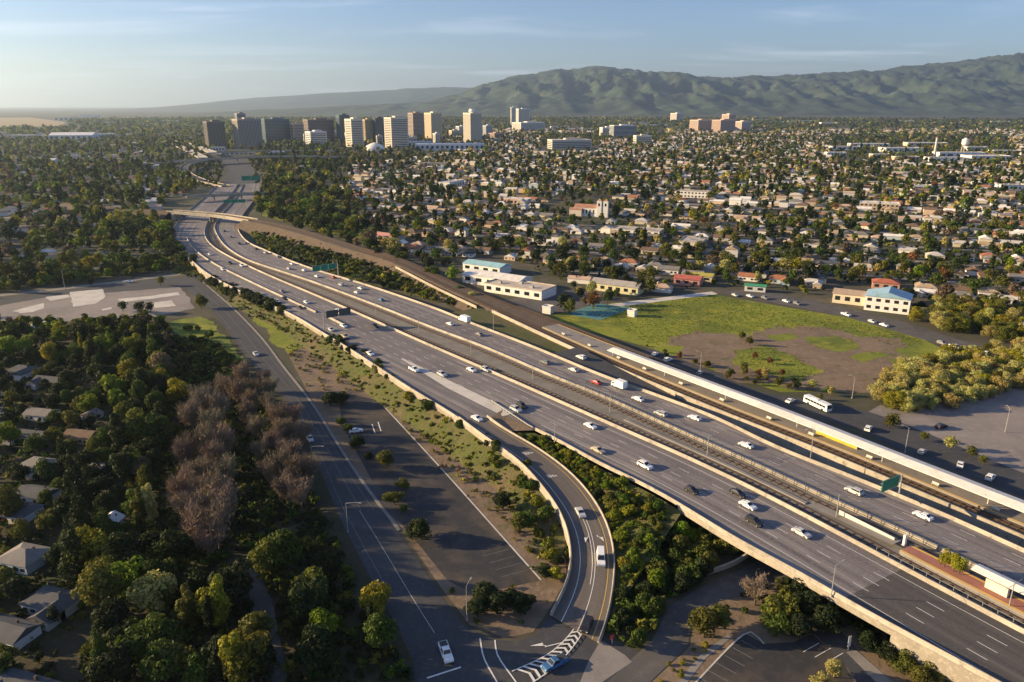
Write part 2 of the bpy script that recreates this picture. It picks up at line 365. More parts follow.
# ================================================================== ground and freeway surfaces
g = 38000.0
o = obj('ground', mesh_of('ground', [(-g, -1500, 0), (g, -1500, 0), (g, g, 0), (-g, g, 0)], [(0, 1, 2, 3)], M_ground)); o['kind'] = 'structure'
def struct(o): o['kind'] = 'structure'; return o
def lane_rows(s0, s1, offset, parent, mat=None, dash=None, w=0.16, dz=0.03, name='lane_marking'):
    """a painted line at an offset (number or function of s); dash = (length, gap)"""
    mb = MB(); f = offset if callable(offset) else (lambda s: offset)
    if dash is None:
        ss = np.arange(s0, s1 + .1, 6.0)
        mb.ribbon([off_pt(s, f(s) + w / 2, dz) for s in ss], [off_pt(s, f(s) - w / 2, dz) for s in ss])
    else:
        s = s0
        while s < s1:
            mb.ribbon([off_pt(t, f(t) + w / 2, dz) for t in (s, s + dash[0])], [off_pt(t, f(t) - w / 2, dz) for t in (s, s + dash[0])])
            s += sum(dash)
    return mb.build(name, mat or M_paint, parent)
SS = np.arange(0, SMAX, 5.0)
S_NEWASPH = so(atdeck(876, 582, 0))[0]
def edge_near(s):
    return off('M', s) if s < S_GORE - 8 else (off('N', s) if s > S_GORE + 4 else off('M', s) + (s - S_GORE + 8) / 12 * (off('N', s) - off('M', s)))
S_N0 = so(RAMP_L[0])[0]
edge_gore = lambda s: off('M', s) if s < S_GORE - 3 else (off('N', s) if s >= S_N0 else np.interp(s, [S_GORE - 3, S_GORE, S_N0], [off('M', s), so(RAMP_R[0])[1], so(RAMP_L[0])[1]]))
mb = MB(); sf = sorted([S_NEWASPH] + [s for s in SS if s > S_NEWASPH and abs(s - S_NEWASPH) > 1] + [S_GORE - 3, S_GORE, S_N0])
near_road = road_sheet('freeway_road', [off_pt(s, 0.0) for s in sf], [off_pt(s, edge_gore(s)) for s in sf], M_fwy, [0] * len(sf), [edge_gore(s) for s in sf], sf)
mb = MB(); sf = list(np.arange(0, S_NEWASPH, 5.0)) + [S_NEWASPH]
road_sheet('freeway_road', [off_pt(s, 0.0) for s in sf], [off_pt(s, off('M', s)) for s in sf], M_fwy_new, [0] * len(sf), [off('M', s) for s in sf], sf)
far_road = road_sheet('freeway_road', [off_pt(s, off('A', s)) for s in SS], [off_pt(s, off('R', s)) for s in SS], M_fwy, [off('A', s) - off('R', s) for s in SS], [0] * len(SS), SS)
mb = MB(); mb.ribbon([off_pt(s, off('R', s), -.12) for s in SS], [off_pt(s, 0.0, -.12) for s in SS])
struct(mb.build('rail_median_ground', M_ballast_g))
for d0 in (3.0,): lane_rows(0, S_GORE + 60, d0, near_road)
for k in (1, 2, 3): lane_rows(0, 720, 3.0 + 3.65 * k, near_road, dash=(3.8, 8.4))
lane_rows(0, S_GORE - 10, lambda s: 3.0 + 3.65 * 4 + .2, near_road)
for k in (4, 5): lane_rows(S_GORE + 30, 330, 3.0 + 3.65 * k, near_road, dash=(3.8, 8.4))
for k in (1, 2): lane_rows(345, 720, lambda s, k=k: off('C', s) + 1.2 + 3.65 * k, near_road, dash=(3.8, 8.4))
lane_rows(60, 720, lambda s: off('R', s) - 2.2, far_road)
for k in (1, 2, 3): lane_rows(0, 720, lambda s, k=k: off('R', s) - 2.2 - 3.65 * k, far_road, dash=(3.8, 8.4))
lane_rows(770, 1050, lambda s: 7.0, near_road, dash=(5, 9)); lane_rows(770, 1050, lambda s: 11.0, near_road, dash=(5, 9)); lane_rows(770, 1050, lambda s: 15.0, near_road, dash=(5, 9))
# paler wheel-worn concrete strip beside the gore
mb = MB(); ss = np.arange(S_GORE - 2, S_GORE + 75, 4.0)
mb.ribbon([off_pt(s, 3.4 + 3.65 * 4, .02) for s in ss], [off_pt(s, 3.4 + 3.65 * 4 + min(5.2, 1.0 + max(0, S_GORE + 75 - s) * .1), .02) for s in ss])
mb.build('new_concrete_lane', M_conc_pale, near_road)

JERSEY = [(-.32, 0), (.32, 0), (.26, .12), (.13, .38), (.1, 1.0), (-.1, 1.0), (-.13, .38), (-.26, .12)]
def barrier(path, label, prof=JERSEY, name='concrete_barrier', mat=None, cat='barrier', group='concrete freeway barriers'):
    mb = MB(); mb.sweep(path, prof); o = mb.build(name, mat or M_conc)
    i = len(path) // 2
    return reg(o, label, cat, group, path[i])
def wall(path, top, thick, label, bottom=0.0, name='retaining_wall', mat=None):
    P = np.asarray(path); T = np.gradient(P[:, :2], axis=0); T /= np.linalg.norm(T, axis=1)[:, None]
    n = np.stack([-T[:, 1], T[:, 0]], 1); z = np.zeros(len(P)); A = []
    zb = np.full(len(P), bottom) if np.isscalar(bottom) else np.asarray(bottom)
    for o_, zz in ((-thick, zb), (thick, zb), (thick, P[:, 2] + top), (-thick, P[:, 2] + top)):
        A.append(np.column_stack([P[:, :2] + n * o_, zz]))
    mb = MB(); 
    for i in range(4): mb.ribbon(A[i], A[(i + 1) % 4])
    o = mb.build(name, mat or M_wallconc)
    return reg(o, label, 'wall', None, P[len(P) // 2])
path = lambda s0, s1, f, ds=5.0, dz=0.0: np.array([off_pt(s, f(s) if callable(f) else f, dz) for s in np.arange(s0, s1, ds)])
barrier(path(0, SMAX - 10, 0.0), 'long pale concrete barrier on the left edge of the rail median')
barrier(path(0, SMAX - 10, lambda s: off('R', s)), 'long pale concrete barrier on the right edge of the rail median')
barrier(path(0, SMAX - 10, lambda s: off('A', s)), 'pale concrete barrier along the outer edge of the far carriageway')
barrier(path(0, so(MAIN_L[-1])[0], lambda s: off('M', s)), 'pale concrete parapet along the near carriageway and viaduct')
S_N0 = so(RAMP_L[0])[0]
barrier(path(S_N0 - 1, SMAX - 10, lambda s: off('N', s)), 'pale concrete parapet from the off-ramp gore to the rail bridge')
barrier(RAMP_L, 'pale concrete parapet on the parking-lot side of the curved off-ramp', name='ramp_parapet')
barrier(RAMP_R, 'pale concrete parapet on the freeway side of the curved off-ramp', name='ramp_parapet')
barrier(path(345, so(COLLECT[1][-1])[0], lambda s: off('C', s)), 'pale concrete barrier splitting the collector lanes from the near carriageway')
barrier(COLLECT[0], 'short loose length of pale barrier past the dark sign gantry')
s_via0, s_via1 = so(atdeck(886, 621, .9))[0], so(atdeck(690, 508, .9))[0]
wall(path(S_N0 - 1, 760, lambda s: off('N', s) + .05), -.05, .3, 'long tan retaining wall under the outer parapet above the shrubs')
wall(RAMP_L[:-6], -.05, .3, 'curved tan retaining wall carrying the off-ramp above the parking lot', bottom=-.05)
wall(RAMP_R[:-6], -.05, .3, 'curved tan retaining wall on the inner side of the off-ramp', bottom=-.05)
wall(path(0, s_via0 + 1, lambda s: off('M', s) + .05, 3.0), -.05, .3, 'tan retaining wall at the bottom right below the near carriageway')
wall(path(0, 300, lambda s: off('A', s) - .05), -.05, .3, 'concrete retaining wall below the far carriageway beside the railway')
# viaduct: deck edge girder and columns
mb = MB(); pv = path(s_via0 - 2, s_via1 + 4, lambda s: off('M', s), 3.0)
mb.sweep(pv, [(-.6, -1.5), (.32, -1.5), (.34, -.02), (-.6, -.04)])
girder = mb.build('bridge_girder', M_wallconc)
via = empty('freeway_viaduct', off_pt(75, off('M', 75), -7)); girder.parent = via; girder.matrix_parent_inverse = via.matrix_world.inverted()
girder.location = -np.array(via.location); girder.matrix_parent_inverse.identity()
def child_at_world(o, root): o.parent = root; o.location = -Vector(root.location)
mb = MB(); sv = np.arange(s_via0 - 2, s_via1 + 4, 3.0)
mb.ribbon([off_pt(s, off('M', s) - .6, -1.2) for s in sv], [off_pt(s, off('A', s) + .3, -1.2) for s in sv])
child_at_world(mb.build('deck_underside', M_wallconc), via)
for s_ in (s_via1 - 12, s_via0 + 14):
    for f in (.04, .35, .65, .95):
        om = off('M', s_) - 1.5; q = off_pt(s_, om + (off('A', s_) - om) * f, 0)
        mb = MB(); mb.tube((q[0], q[1], 0), (q[0], q[1], q[2] - 1.15), .65, n=12); mb.box((q[0], q[1], q[2] - 1.45), (2.2, 2.2, .5), heading(s_))
        child_at_world(mb.build('bridge_column', M_wallconc), via)
mb = MB(); sv = [s_via1 + 4, s_via1 + 4.4]
e0 = off_pt(s_via1 + 4, off('M', s_via1 + 4), 0); e1 = off_pt(s_via1 + 4, off('A', s_via1 + 4), 0)
mb.add([(e0[0], e0[1], -.05), (e1[0], e1[1], -.05), (e1[0], e1[1], e1[2] - .1), (e0[0], e0[1], e0[2] - .1)], [(0, 1, 2, 3)])
child_at_world(mb.build('bridge_abutment', M_wallconc), via)
reg(via, 'freeway viaduct carrying the near carriageway over the dark side street', 'viaduct', None, off_pt(75, off('M', 75)))

def offset_path_(C, o, dz=0.0):
    T = np.gradient(C[:, :2], axis=0); T /= np.linalg.norm(T, axis=1)[:, None]; n = np.stack([-T[:, 1], T[:, 0]], 1)
    return np.column_stack([C[:, :2] + n * o, C[:, 2] + dz])
# ramp deck
def pair(A, B, n=50):
    f = lambda C: np.stack([np.interp(np.linspace(0, 1, n), np.linspace(0, 1, len(C)), C[:, k]) for k in range(3)], 1)
    return f(A), f(B)
rl, rr = pair(RAMP_L, RAMP_R)
rr[:, 2] = rl[:, 2] = np.maximum(.1, (rl[:, 2] + rr[:, 2]) / 2)
ramp = road_sheet('ramp_road', rl, rr, M_ramp, [0] * 50, [11.] * 50, list(np.linspace(0, 150, 50)))
def ramp_pt(t, f, dz=.03):
    i = t * (len(rl) - 1); k = min(int(i), len(rl) - 2); w = i - k
    a = rl[k] * (1 - w) + rl[k + 1] * w; b = rr[k] * (1 - w) + rr[k + 1] * w
    p = a * (1 - f) + b * f; p[2] += dz; return p
def ramp_line(t0, t1, f, w=.16, mat=None, name='lane_marking'):
    ts = np.linspace(t0, t1, 40); fw = w / 11.0; g_ = f if callable(f) else (lambda t: f)
    mb = MB(); mb.ribbon([ramp_pt(t, g_(t)) for t in ts], [ramp_pt(t, g_(t) + fw) for t in ts]); mb.build(name, mat or M_paint, ramp)
ramp_line(.08, 1, .22); ramp_line(.0, 1, .86, mat=M_paint_y)
ramp_line(.62, .86, .50); ramp_line(.62, 1, .565)
# shrubby bank below the outer parapet and ramp wall
bkN = path(S_N0, 420, lambda s: off('N', s) + .5, 5.0)
bk_in = np.concatenate([offset_path_(RAMP_L, -.4)[::-1][8:-2], bkN]); hb = np.clip(bk_in[:, 2] - 1.4, 0, None) * np.clip((np.arange(len(bk_in)) / 6.0), 0, 1)
bk_out = offset_path_(bk_in, 8.5); bk_in[:, 2] = hb; bk_out[:, 2] = .0
mb = MB(); mb.ribbon(bk_in, bk_out); struct(mb.build('bank_ground', M_weeds))
# gore dirt and shrubby bank between ramp and freeway
def bank(name, A, B, mat, n=30):
    a, b = pair(np.asarray(A), np.asarray(B), n); mb = MB(); mb.ribbon(a, b); return struct(mb.build(name, mat))
mM = path(s_via1 + 2, so(MAIN_L[-1])[0] + 1, lambda s: off('M', s) + .35, 4.0)[::-1].copy(); mM[:, 2] -= .9
iR = RAMP_R[2:-2].copy(); iR[:, 2] = np.maximum(.02, iR[:, 2] - .8)
bank('bank_ground', mM, iR, M_weeds)
poly_sheet('gore_ground', [ramp_pt(0, 1.06, -.05), off_pt(S_GORE + 3, 3.4 + 3.65 * 4 + 1, .012), off_pt(so(MAIN_L[-1])[0] - 2, off('M', S_GORE - 10) + .3, .012), RAMP_R[4] + [0, 0, .2]], M_dirt)

# ================================================================== streets and lots at grade
def sheet_px(name, picks, mat, z, parent=None, rough=0.0):
    P = [at(x, y, z) for x, y in picks]
    if rough:                                    # ragged natural edge
        Q = []
        for i in range(len(P)):
            a_, b_ = P[i], P[(i + 1) % len(P)]; n_ = max(2, int(np.linalg.norm(b_ - a_) / 2.2))
            for k in range(n_):
                q = a_ + (b_ - a_) * k / n_; d_ = (b_ - a_)[:2] / np.linalg.norm(b_ - a_)
                w_ = rough * (1.3 * mnoise.noise(Vector((q[0] * .06, q[1] * .06, 2))) + .7 * mnoise.noise(Vector((q[0] * .3, q[1] * .3, 5)))); q = q + np.array([-d_[1], d_[0], 0]) * w_; Q.append(q)
        P = Q
    return poly_sheet(name, P, mat, parent)
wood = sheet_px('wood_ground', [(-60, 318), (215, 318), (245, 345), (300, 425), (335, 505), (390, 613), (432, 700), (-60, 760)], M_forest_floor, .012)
# left street
ST_L = cat_rom([at(x, y, .05) for x, y in [(176, 284), (205, 304), (230, 334), (250, 362), (277, 388), (302, 424), (318, 460), (333, 503), (361, 560), (389, 611), (416, 662), (440, 712)]], 4, 2)
ST_R = cat_rom([at(x, y, .05) for x, y in [(201, 281), (232, 308), (261, 338), (281, 365), (310, 402), (340, 450), (359.5, 480), (381.5, 510), (406.7, 542), (436, 588), (458, 621), (490, 660), (520, 712)]], 4, 2)
a, b = pair(ST_L, ST_R, 70); mb = MB(); mb.ribbon(a, b); street = struct(mb.build('street_road', M_asph))
def st_pt(t, f, dz=.03):
    i = t * 69; k = min(int(i), 68); w = i - k
    p = (a[k] * (1 - w) + a[k + 1] * w) * (1 - f) + (b[k] * (1 - w) + b[k + 1] * w) * f; p[2] += dz; return p
def st_line(t0, t1, f, w=.14, mat=None):
    ts = np.linspace(t0, t1, 40); g_ = f if callable(f) else (lambda t: f); mb = MB()
    mb.ribbon([st_pt(t, g_(t)) for t in ts], [st_pt(t, g_(t) + w / 14) for t in ts]); mb.build('lane_marking', mat or M_paint, street)
for d in (0, .02): st_line(.04, .80, .53 + d, w=.1, mat=M_faint)
st_line(.1, .80, .82, mat=M_faint); st_line(.1, .9, .17, mat=M_faint); st_line(.80, .94, .50, w=.1)
mb = MB(); ts = np.linspace(0, .83, 40)
mb.sweep([st_pt(t, 1.0, -.04) for t in ts][::-1], [(-.9, 0), (0, 0), (0, .16), (-.9, .16)]); struct(mb.build('sidewalk', M_walk))
# intersection
sheet_px('intersection_road', [(436, 588), (458, 621), (476, 632), (497, 640), (518, 641), (536, 635), (551, 612), (560, 600), (612, 600), (603, 636), (640, 652), (610, 700), (640, 740), (420, 740), (412, 650)], M_asph, .035)
sheet_px('apron_pavement', [(601, 640), (625, 655), (632, 662), (590, 690), (580, 682), (588, 662)], M_walk, .06)
cx = lambda pts, w=.2: None
def px_line(pts, w, mat, parent, z=.09, name='lane_marking'):
    C = cat_rom([at(x, y, z) for x, y in pts], 2.0, 0) if len(pts) > 2 else np.array([at(x, y, z) for x, y in pts])
    mb = MB(); T = np.gradient(C[:, :2], axis=0); T /= np.linalg.norm(T, axis=1)[:, None]; n = np.stack([-T[:, 1], T[:, 0]], 1) * w / 2
    mb.ribbon(np.column_stack([C[:, :2] + n, C[:, 2]]), np.column_stack([C[:, :2] - n, C[:, 2]])); return mb.build(name, mat, parent)
px_line([(480, 638), (484, 658), (497, 682)], .3, M_paint, street)
px_line([(495, 640), (498, 656), (516, 682)], .3, M_paint, street)
px_line([(427, 678), (461, 667)], .4, M_paint, street)

# chevron gore painted on the ramp foot
ca = cat_rom([at(x, y, .2) for x, y in [(587, 602), (580, 620), (565, 640), (545, 656), (512, 671)]], 1.0, 1)
cb = cat_rom([at(x, y, .2) for x, y in [(592, 602), (587, 624), (573, 647), (553, 668), (530, 684)]], 1.0, 1)
ca, cb = pair(ca, cb, 60)
for C in (ca, cb):
    zz = np.interp(np.linspace(0, 1, 60), [0, .25, 1], [.62, .32, .1]); C[:, 2] = zz + .06
for C in (ca, cb):
    mb = MB(); T = np.gradient(C[:, :2], axis=0); T /= np.linalg.norm(T, axis=1)[:, None]; n = np.stack([-T[:, 1], T[:, 0]], 1) * .11
    mb.ribbon(np.column_stack([C[:, :2] + n, C[:, 2]]), np.column_stack([C[:, :2] - n, C[:, 2]])); mb.build('lane_marking', M_paint, ramp)
for k in range(2, 58, 3):
    m_ = (ca[k] + cb[k]) / 2; t = ca[k + 1] - ca[k]; t = t / np.linalg.norm(t)
    mb = MB()
    for e in (ca[k], cb[k]):
        mb.add([e, e + t * .55, m_ - t * .9 + t * .55, m_ - t * .9], [(0, 1, 2, 3)])
    mb.build('chevron_marking', M_paint, ramp)
def arrow(c, ang, L_=3.6, turn=0, parent=None, z=None):
    """painted lane arrow"""
    mb = MB(); cs, sn = math.cos(ang), math.sin(ang); tr = lambda p: (c[0] + p[0] * cs - p[1] * sn, c[1] + p[0] * sn + p[1] * cs, c[2])
    mb.add([tr(p) for p in [(-L_ / 2, -.12), (L_ * .1, -.12), (L_ * .1, .12), (-L_ / 2, .12)]], [(0, 1, 2, 3)])
    k = turn * .8
    mb.add([tr(p) for p in [(L_ * .1, -.5 + k), (L_ / 2, k * 1.6), (L_ * .1, .5 + k)]], [(0, 1, 2)])
    if turn: mb.add([tr(p) for p in [(L_ * .02, -.12), (L_ * .14, -.12 + k), (L_ * .14, .15 + k), (L_ * .02, .12)]], [(0, 1, 2, 3)])
    mb.build('arrow_marking', M_paint, parent)
def ramp_dir(t): p = ramp_pt(t, .5); q = ramp_pt(min(1, t + .01), .5); return math.atan2(q[1] - p[1], q[0] - p[0])
def near_t(px, py):
    best = min(((topx(ramp_pt(t, f))[0] - px) ** 2 + (topx(ramp_pt(t, f))[1] - py) ** 2, t, f) for t in np.linspace(0, 1, 101) for f in np.linspace(0, 1, 11))
    return best[1], best[2]
for x, y, tn in ((587, 537, -1), (598, 535, 1)):
    t, f = near_t(x, y); arrow(ramp_pt(t, f), ramp_dir(t), 5.5, tn, ramp)
arrow(at(548, 646, .13), math.atan2(-.35, -1), 7.0, -1, ramp)
# worn word painted across the lane: too faint to read, kept as short strokes
for x, y in ((528, 454), (552, 475)):
    t, f = near_t(x, y); ang = ramp_dir(t); c = ramp_pt(t, f)
    for k in range(4):
        mb = MB(); oy = (k - 1.5) * .75; cs, sn = math.cos(ang), math.sin(ang)
        for (u0, u1, v0, v1) in ((-1.1, 1.1, -.24, -.1), (-1.1, 1.1, .1, .24), (-.1 + .5 * (k % 2), .25 + .5 * (k % 2), -.1, .1)):
            mb.add([(c[0] + u * cs - (v + oy) * sn, c[1] + u * sn + (v + oy) * cs, c[2]) for u, v in ((u0, v0), (u1, v0), (u1, v1), (u0, v1))], [(0, 1, 2, 3)])
        mb.build('letter_marking', M_paint, ramp)
# lot left of the ramp
lotD = sheet_px('verge_ground', [(283, 345), (300, 338), (345, 352), (400, 385), (470, 432), (520, 470), (552, 505), (566, 545), (566, 580), (548, 612), (533, 632), (505, 638), (470, 625), (440, 586), (407, 538), (362, 478), (312, 400)], M_dirt, .02)
lot = sheet_px('parking_lot_pavement', [(338, 392), (378, 400), (440, 467), (496, 529.5), (541, 580), (505, 588), (470, 592), (447, 580), (425, 552), (398, 520), (378, 492), (362, 462), (342, 425)], M_asph_shade, .045)
px_line([(378, 400), (440, 467), (496, 529.5), (541, 580)], .45, M_conc_pale, lot, .075, 'kerb_line')
for i in range(9, 14):
    x, y = 452 + i * 6.3, 487 + i * 6.9
    if y > 575: break
    px_line([(x, y), (x - 26, y + 7)], .1, M_walk, lot, .065, 'stall_marking')
for x, y in ((372, 424), (378, 422)): px_line([(x, y), (x + 3, y + 9)], .35, M_paint, lot, .065, 'stall_marking')
sheet_px('driveway_pavement', [(359, 478), (374, 499), (398, 522), (392, 505), (380, 488), (370, 480)], M_asph, .066)
# bottom right: side street, verge, lot
sheet_px('side_street_road', [(600, 690), (622, 668), (652, 640), (660, 625), (668, 607), (696, 590), (735, 572), (800, 540), (830, 560), (760, 590), (708, 604), (692, 622), (688, 646), (650, 682), (630, 710)], M_asph_old, .04)
sheet_px('verge_ground', [(650, 684), (690, 646), (694, 622), (710, 604), (800, 580), (930, 650), (1010, 720), (640, 720)], M_dirt, .018)
sheet_px('sidewalk', [(676, 684), (700, 655), (728, 634), (732, 637), (706, 658), (686, 684)], M_walk, .06)
lot2 = sheet_px('parking_lot_pavement', [(693, 684), (745, 633.5), (764, 643.6), (794, 642), (812, 633.5), (842, 660), (858, 690), (690, 700)], M_asph_shade, .05)
px_line([(690, 688), (745, 633.5), (764, 643.6)], .35, M_conc_pale, lot2, .09, 'kerb_line')
for i in range(7):
    x, y = 741 - i * 8.2, 640 + i * 7.6
    px_line([(x, y), (x + 20, y + 11)], .12, M_walk, lot2, .08, 'stall_marking')
for i in range(3):
    x, y = 803 + i * 12, 652 + i * 5
    px_line([(x, y), (x + 16, y - 9)], .15, M_paint, lot2, .08, 'stall_marking')
sheet_px('driveway_pavement', [(812, 632), (838, 628), (858, 650), (870, 664), (900, 690), (862, 690), (842, 660)], M_asph, .055)
sheet_px('sidewalk', [(846, 652), (856, 650), (900, 688), (884, 690)], M_walk, .075)
# cross street and skate park on the left
cross = sheet_px('street_road', [(-30, 300), (60, 291), (120, 283), (182, 276), (205, 273), (215, 280), (200, 286), (130, 293), (70, 301), (-30, 313)], M_asph, .03)
sheet_px('sidewalk', [(-30, 297), (60, 288), (180, 273.5), (181, 275), (60, 290), (-30, 299.5)], M_walk, .05)
sk = sheet_px('skate_park_pavement', [(0, 306), (50, 297), (180, 287), (196, 308), (150, 318), (60, 322), (0, 322)], M_lot, .045, None, 1.5)
for pts in ([(12, 311), (44, 303), (44, 308), (33, 312), (20, 313)], [(46, 297), (68, 294.5), (70, 297), (50, 301)], [(70, 292), (103, 289), (106, 296), (96, 304), (72, 307)],
            [(118, 299), (150, 296), (178, 292), (180, 295), (150, 299), (122, 302)], [(151, 303), (172, 300), (177, 306), (155, 308)], [(25, 324), (50, 319), (62, 326), (40, 330)], [(100, 309), (112, 307), (112, 309), (102, 310.5)]):
    sheet_px('skate_slab', pts, M_conc_pale, .09, sk, .9)
sheet_px('grass_lawn', [(165, 322), (200, 316), (222, 330), (248, 362), (225, 362), (190, 348)], M_grass, .03, None, 2.5)
sheet_px('grass_lawn', [(248, 312), (262, 315), (300, 338), (318, 345), (290, 352), (276, 342)], M_grass, .035, None, 2.5)
sheet_px('verge_ground', [(170, 276), (176, 246), (200, 268), (260, 304), (300, 330), (300, 338), (262, 312), (215, 284)], M_weeds, .028)
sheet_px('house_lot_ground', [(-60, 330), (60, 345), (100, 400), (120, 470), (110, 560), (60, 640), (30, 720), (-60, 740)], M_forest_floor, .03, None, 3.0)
sheet_px('grass_lawn', [(4, 406), (22, 402), (20, 420), (4, 424)], M_grass, .05, None, 2.5)
sheet_px('curb_pavement', [(-20, 398), (3, 392), (5, 405), (2, 425), (-20, 430)], M_conc_pale, .05)
sheet_px('path_pavement', [(238, 560), (252, 556), (272, 600), (290, 690), (274, 690), (258, 625)], M_asph_old, .04)
# right: field, dirt, roads, lots
field = sheet_px('field_ground', [(540, 318), (600, 304), (640, 300), (712, 294), (780, 306), (850, 318), (925, 340), (945, 350), (905, 366), (840, 392), (780, 392), (700, 366), (640, 345), (585, 330)], M_grass, .02)
sheet_px('field_dirt_ground', [(664, 344), (684, 334), (722, 333), (762, 329), (800, 325), (850, 331), (905, 346), (915, 358), (870, 388), (835, 391), (790, 389), (745, 380), (700, 365), (676, 353)], M_dirt, .05, None, 10.0)
for pts in ([(732, 350), (765, 346), (800, 358), (822, 372), (800, 384), (765, 374), (740, 366)], [(770, 336), (790, 333), (798, 337), (780, 341)], [(808, 338), (836, 335), (858, 346), (840, 352), (815, 348)], [(850, 356), (880, 350), (890, 356), (860, 364)]):
    sheet_px('field_grass_ground', pts, M_grass, .08, None, 4.0)
sheet_px('field_path', [(596, 306), (640, 300), (712, 291.5), (718, 294), (640, 304), (600, 310)], M_conc_pale, .05)
sheet_px('court_pavement', [(566, 314), (596, 303), (632, 308), (600, 320)], node_mat('blue_court', (.08, .20, .26), .8, [(.3, (.10, .24, .12), .45, .6)], space='World'), .06)
sheet_px('yard_pavement', [(505, 300), (560, 290), (600, 290), (625, 300), (570, 312), (535, 312)], M_asph_old, .03)
sheet_px('field_street_road', [(718, 291), (760, 290), (850, 308), (905, 322), (960, 340), (1060, 362), (1060, 374), (975, 352), (925, 340), (850, 318), (780, 304)], M_asph_old, .055)
lotR = sheet_px('parking_lot_pavement', [(905, 412), (965, 398), (1060, 372), (1060, 500), (985, 470), (930, 446), (880, 430), (868, 412), (880, 405)], M_lot, .04)
busway = sheet_px('busway_road', [(760, 392), (800, 398), (870, 412), (900, 422), (1060, 488), (1060, 520), (960, 478), (860, 430), (770, 402), (690, 372), (640, 352), (650, 348), (700, 366)], M_asph, .07)

sheet_px('grove_lawn', [(262, 216), (300, 224), (345, 238), (378, 250), (384, 236), (352, 210), (330, 196), (290, 190), (262, 196)], M_grass, .025, None, 4.0)
sheet_px('strip_lawn', [(246, 230), (300, 239), (350, 258), (400, 274), (470, 304), (520, 322), (500, 318), (430, 300), (371, 284), (313, 267), (265, 248)], M_weeds, .025, None, 1.0)

# ================================================================== railway, station, bridges
def zcurve(picks, ds=4.0, sm=2): return cat_rom([at(x, y, z) for x, y, z in picks], ds, sm)
def offset_path(C, o, dz=0.0):
    T = np.gradient(C[:, :2], axis=0); T /= np.linalg.norm(T, axis=1)[:, None]; n = np.stack([-T[:, 1], T[:, 0]], 1)
    return np.column_stack([C[:, :2] + n * o, C[:, 2] + dz])
def track(C, label, name='railway_track', step=2.4):
    root = empty(name, C[len(C) // 2]); lo = -Vector(root.location)
    for o_ in (-.72, .72):
        mb = MB(); mb.sweep(offset_path(C, o_), [(-.06, .1), (.06, .1), (.06, .26), (-.06, .26)]); r = mb.build('rail', M_rail, root); r.location = lo
    D = resample(C, step); T = np.gradient(D[:, :2], axis=0); mb = MB()
    for p, t in zip(D, T): mb.box((p[0], p[1], p[2] + .06), (.35, 2.5, .12), math.atan2(t[1], t[0]))
    t_ = mb.build('sleepers', M_tie, root); t_.location = lo; t_['kind'] = 'stuff'
    return reg(root, label, 'track', 'railway tracks')
RAIL = zcurve([(60, 203, 6.5), (120, 208, 8), (172, 211, 8), (197, 213, 8), (221, 215, 8), (249, 219.5, 8), (275, 224.5, 7.6), (300, 231, 7), (330, 240, 6.3), (360, 249.5, 5.8), (397, 260, 5.3), (446, 283, 4.8), (512, 312, 4.6), (549, 328, 4.5)], 4, 3)
TRK_N = zcurve([(360, 250.5, 5.8), (397, 262, 5.3), (446, 286, 4.8), (512, 316, 4.6), (549, 333, 4.5), (600, 356, 4.5), (650, 377.5, 4.5), (700, 398, 4.5), (750, 418.5, 4.5), (800, 437, 4.5), (882, 470.5, 4.5), (950, 499, 4.5), (1024, 530, 4.5), (1120, 571, 4.5)], 4, 3)
TRK_F = zcurve([(360, 248, 5.8), (397, 257.5, 5.3), (446, 280, 4.8), (512, 305.5, 4.6), (565, 326, 4.5), (612, 344, 4.5), (680, 370, 4.5), (750, 397, 4.5), (850, 436, 4.5), (950, 474, 4.5), (1024, 502.5, 4.5), (1120, 540, 4.5)], 4, 3)
def embank(C, w, name, mat, k=1.4, drop=.12):
    mb = MB(); z = C[:, 2]
    T = np.gradient(C[:, :2], axis=0); T /= np.linalg.norm(T, axis=1)[:, None]; n = np.stack([-T[:, 1], T[:, 0]], 1)
    E_ = lambda o_, zz: np.column_stack([C[:, :2] + n * (o_[:, None] if not np.isscalar(o_) else o_), zz])
    a, b, c, d = E_(w + k * z, z * 0 - .02), E_(w + 0 * z, z - drop), E_(-w + 0 * z, z - drop), E_(-w - k * z, z * 0 - .02)
    mb.ribbon(d, c); mb.ribbon(c, b); mb.ribbon(b, a)
    return struct(mb.build(name, mat))
i0 = int(np.argmin(abs(np.array([topx(p)[0] for p in RAIL]) - 249))); i1 = int(np.argmin(abs(np.array([topx(p)[0] for p in RAIL]) - 174)))
ie = int(np.argmin(abs(np.array([topx(p)[0] for p in RAIL]) - 521)))
embank(RAIL[i0:ie], 6.0, 'railway_ground', M_ballast); embank(RAIL[:i1 + 1], 5.0, 'railway_ground', M_ballast)
n0 = int(np.argmin(abs(np.array([topx(p)[0] for p in TRK_N]) - 500)))
# station formation: a filled terrace between a wall on the freeway side and the far track
TN = TRK_N[n0:]; fi = [int(np.argmin(((TRK_F[:, :2] - p[:2]) ** 2).sum(1))) for p in TN]; TFm = TRK_F[fi]
mb = MB(); A_ = offset_path(TN, -3.6, -.1); B_ = offset_path(TFm, 3.2, -.1)
sgn = 1
if np.dot((A_[5] - TN[5])[:2], (TFm[5] - TN[5])[:2]) > 0: A_ = offset_path(TN, 3.6, -.1); B_ = offset_path(TFm, -3.2, -.1); sgn = -1
mb.ribbon(A_, B_); C_ = offset_path(TFm, -sgn * -8.5, 0); C_[:, 2] = -.02; mb.ribbon(B_, C_)
struct(mb.build('station_ground', M_ballast))
track(TRK_N, 'railway track nearest the freeway running past the station platform'); track(TRK_F, 'railway track on the far side of the station canopy')
track(RAIL[:int(i0 + 60)], 'railway track crossing the freeway on the bridge')
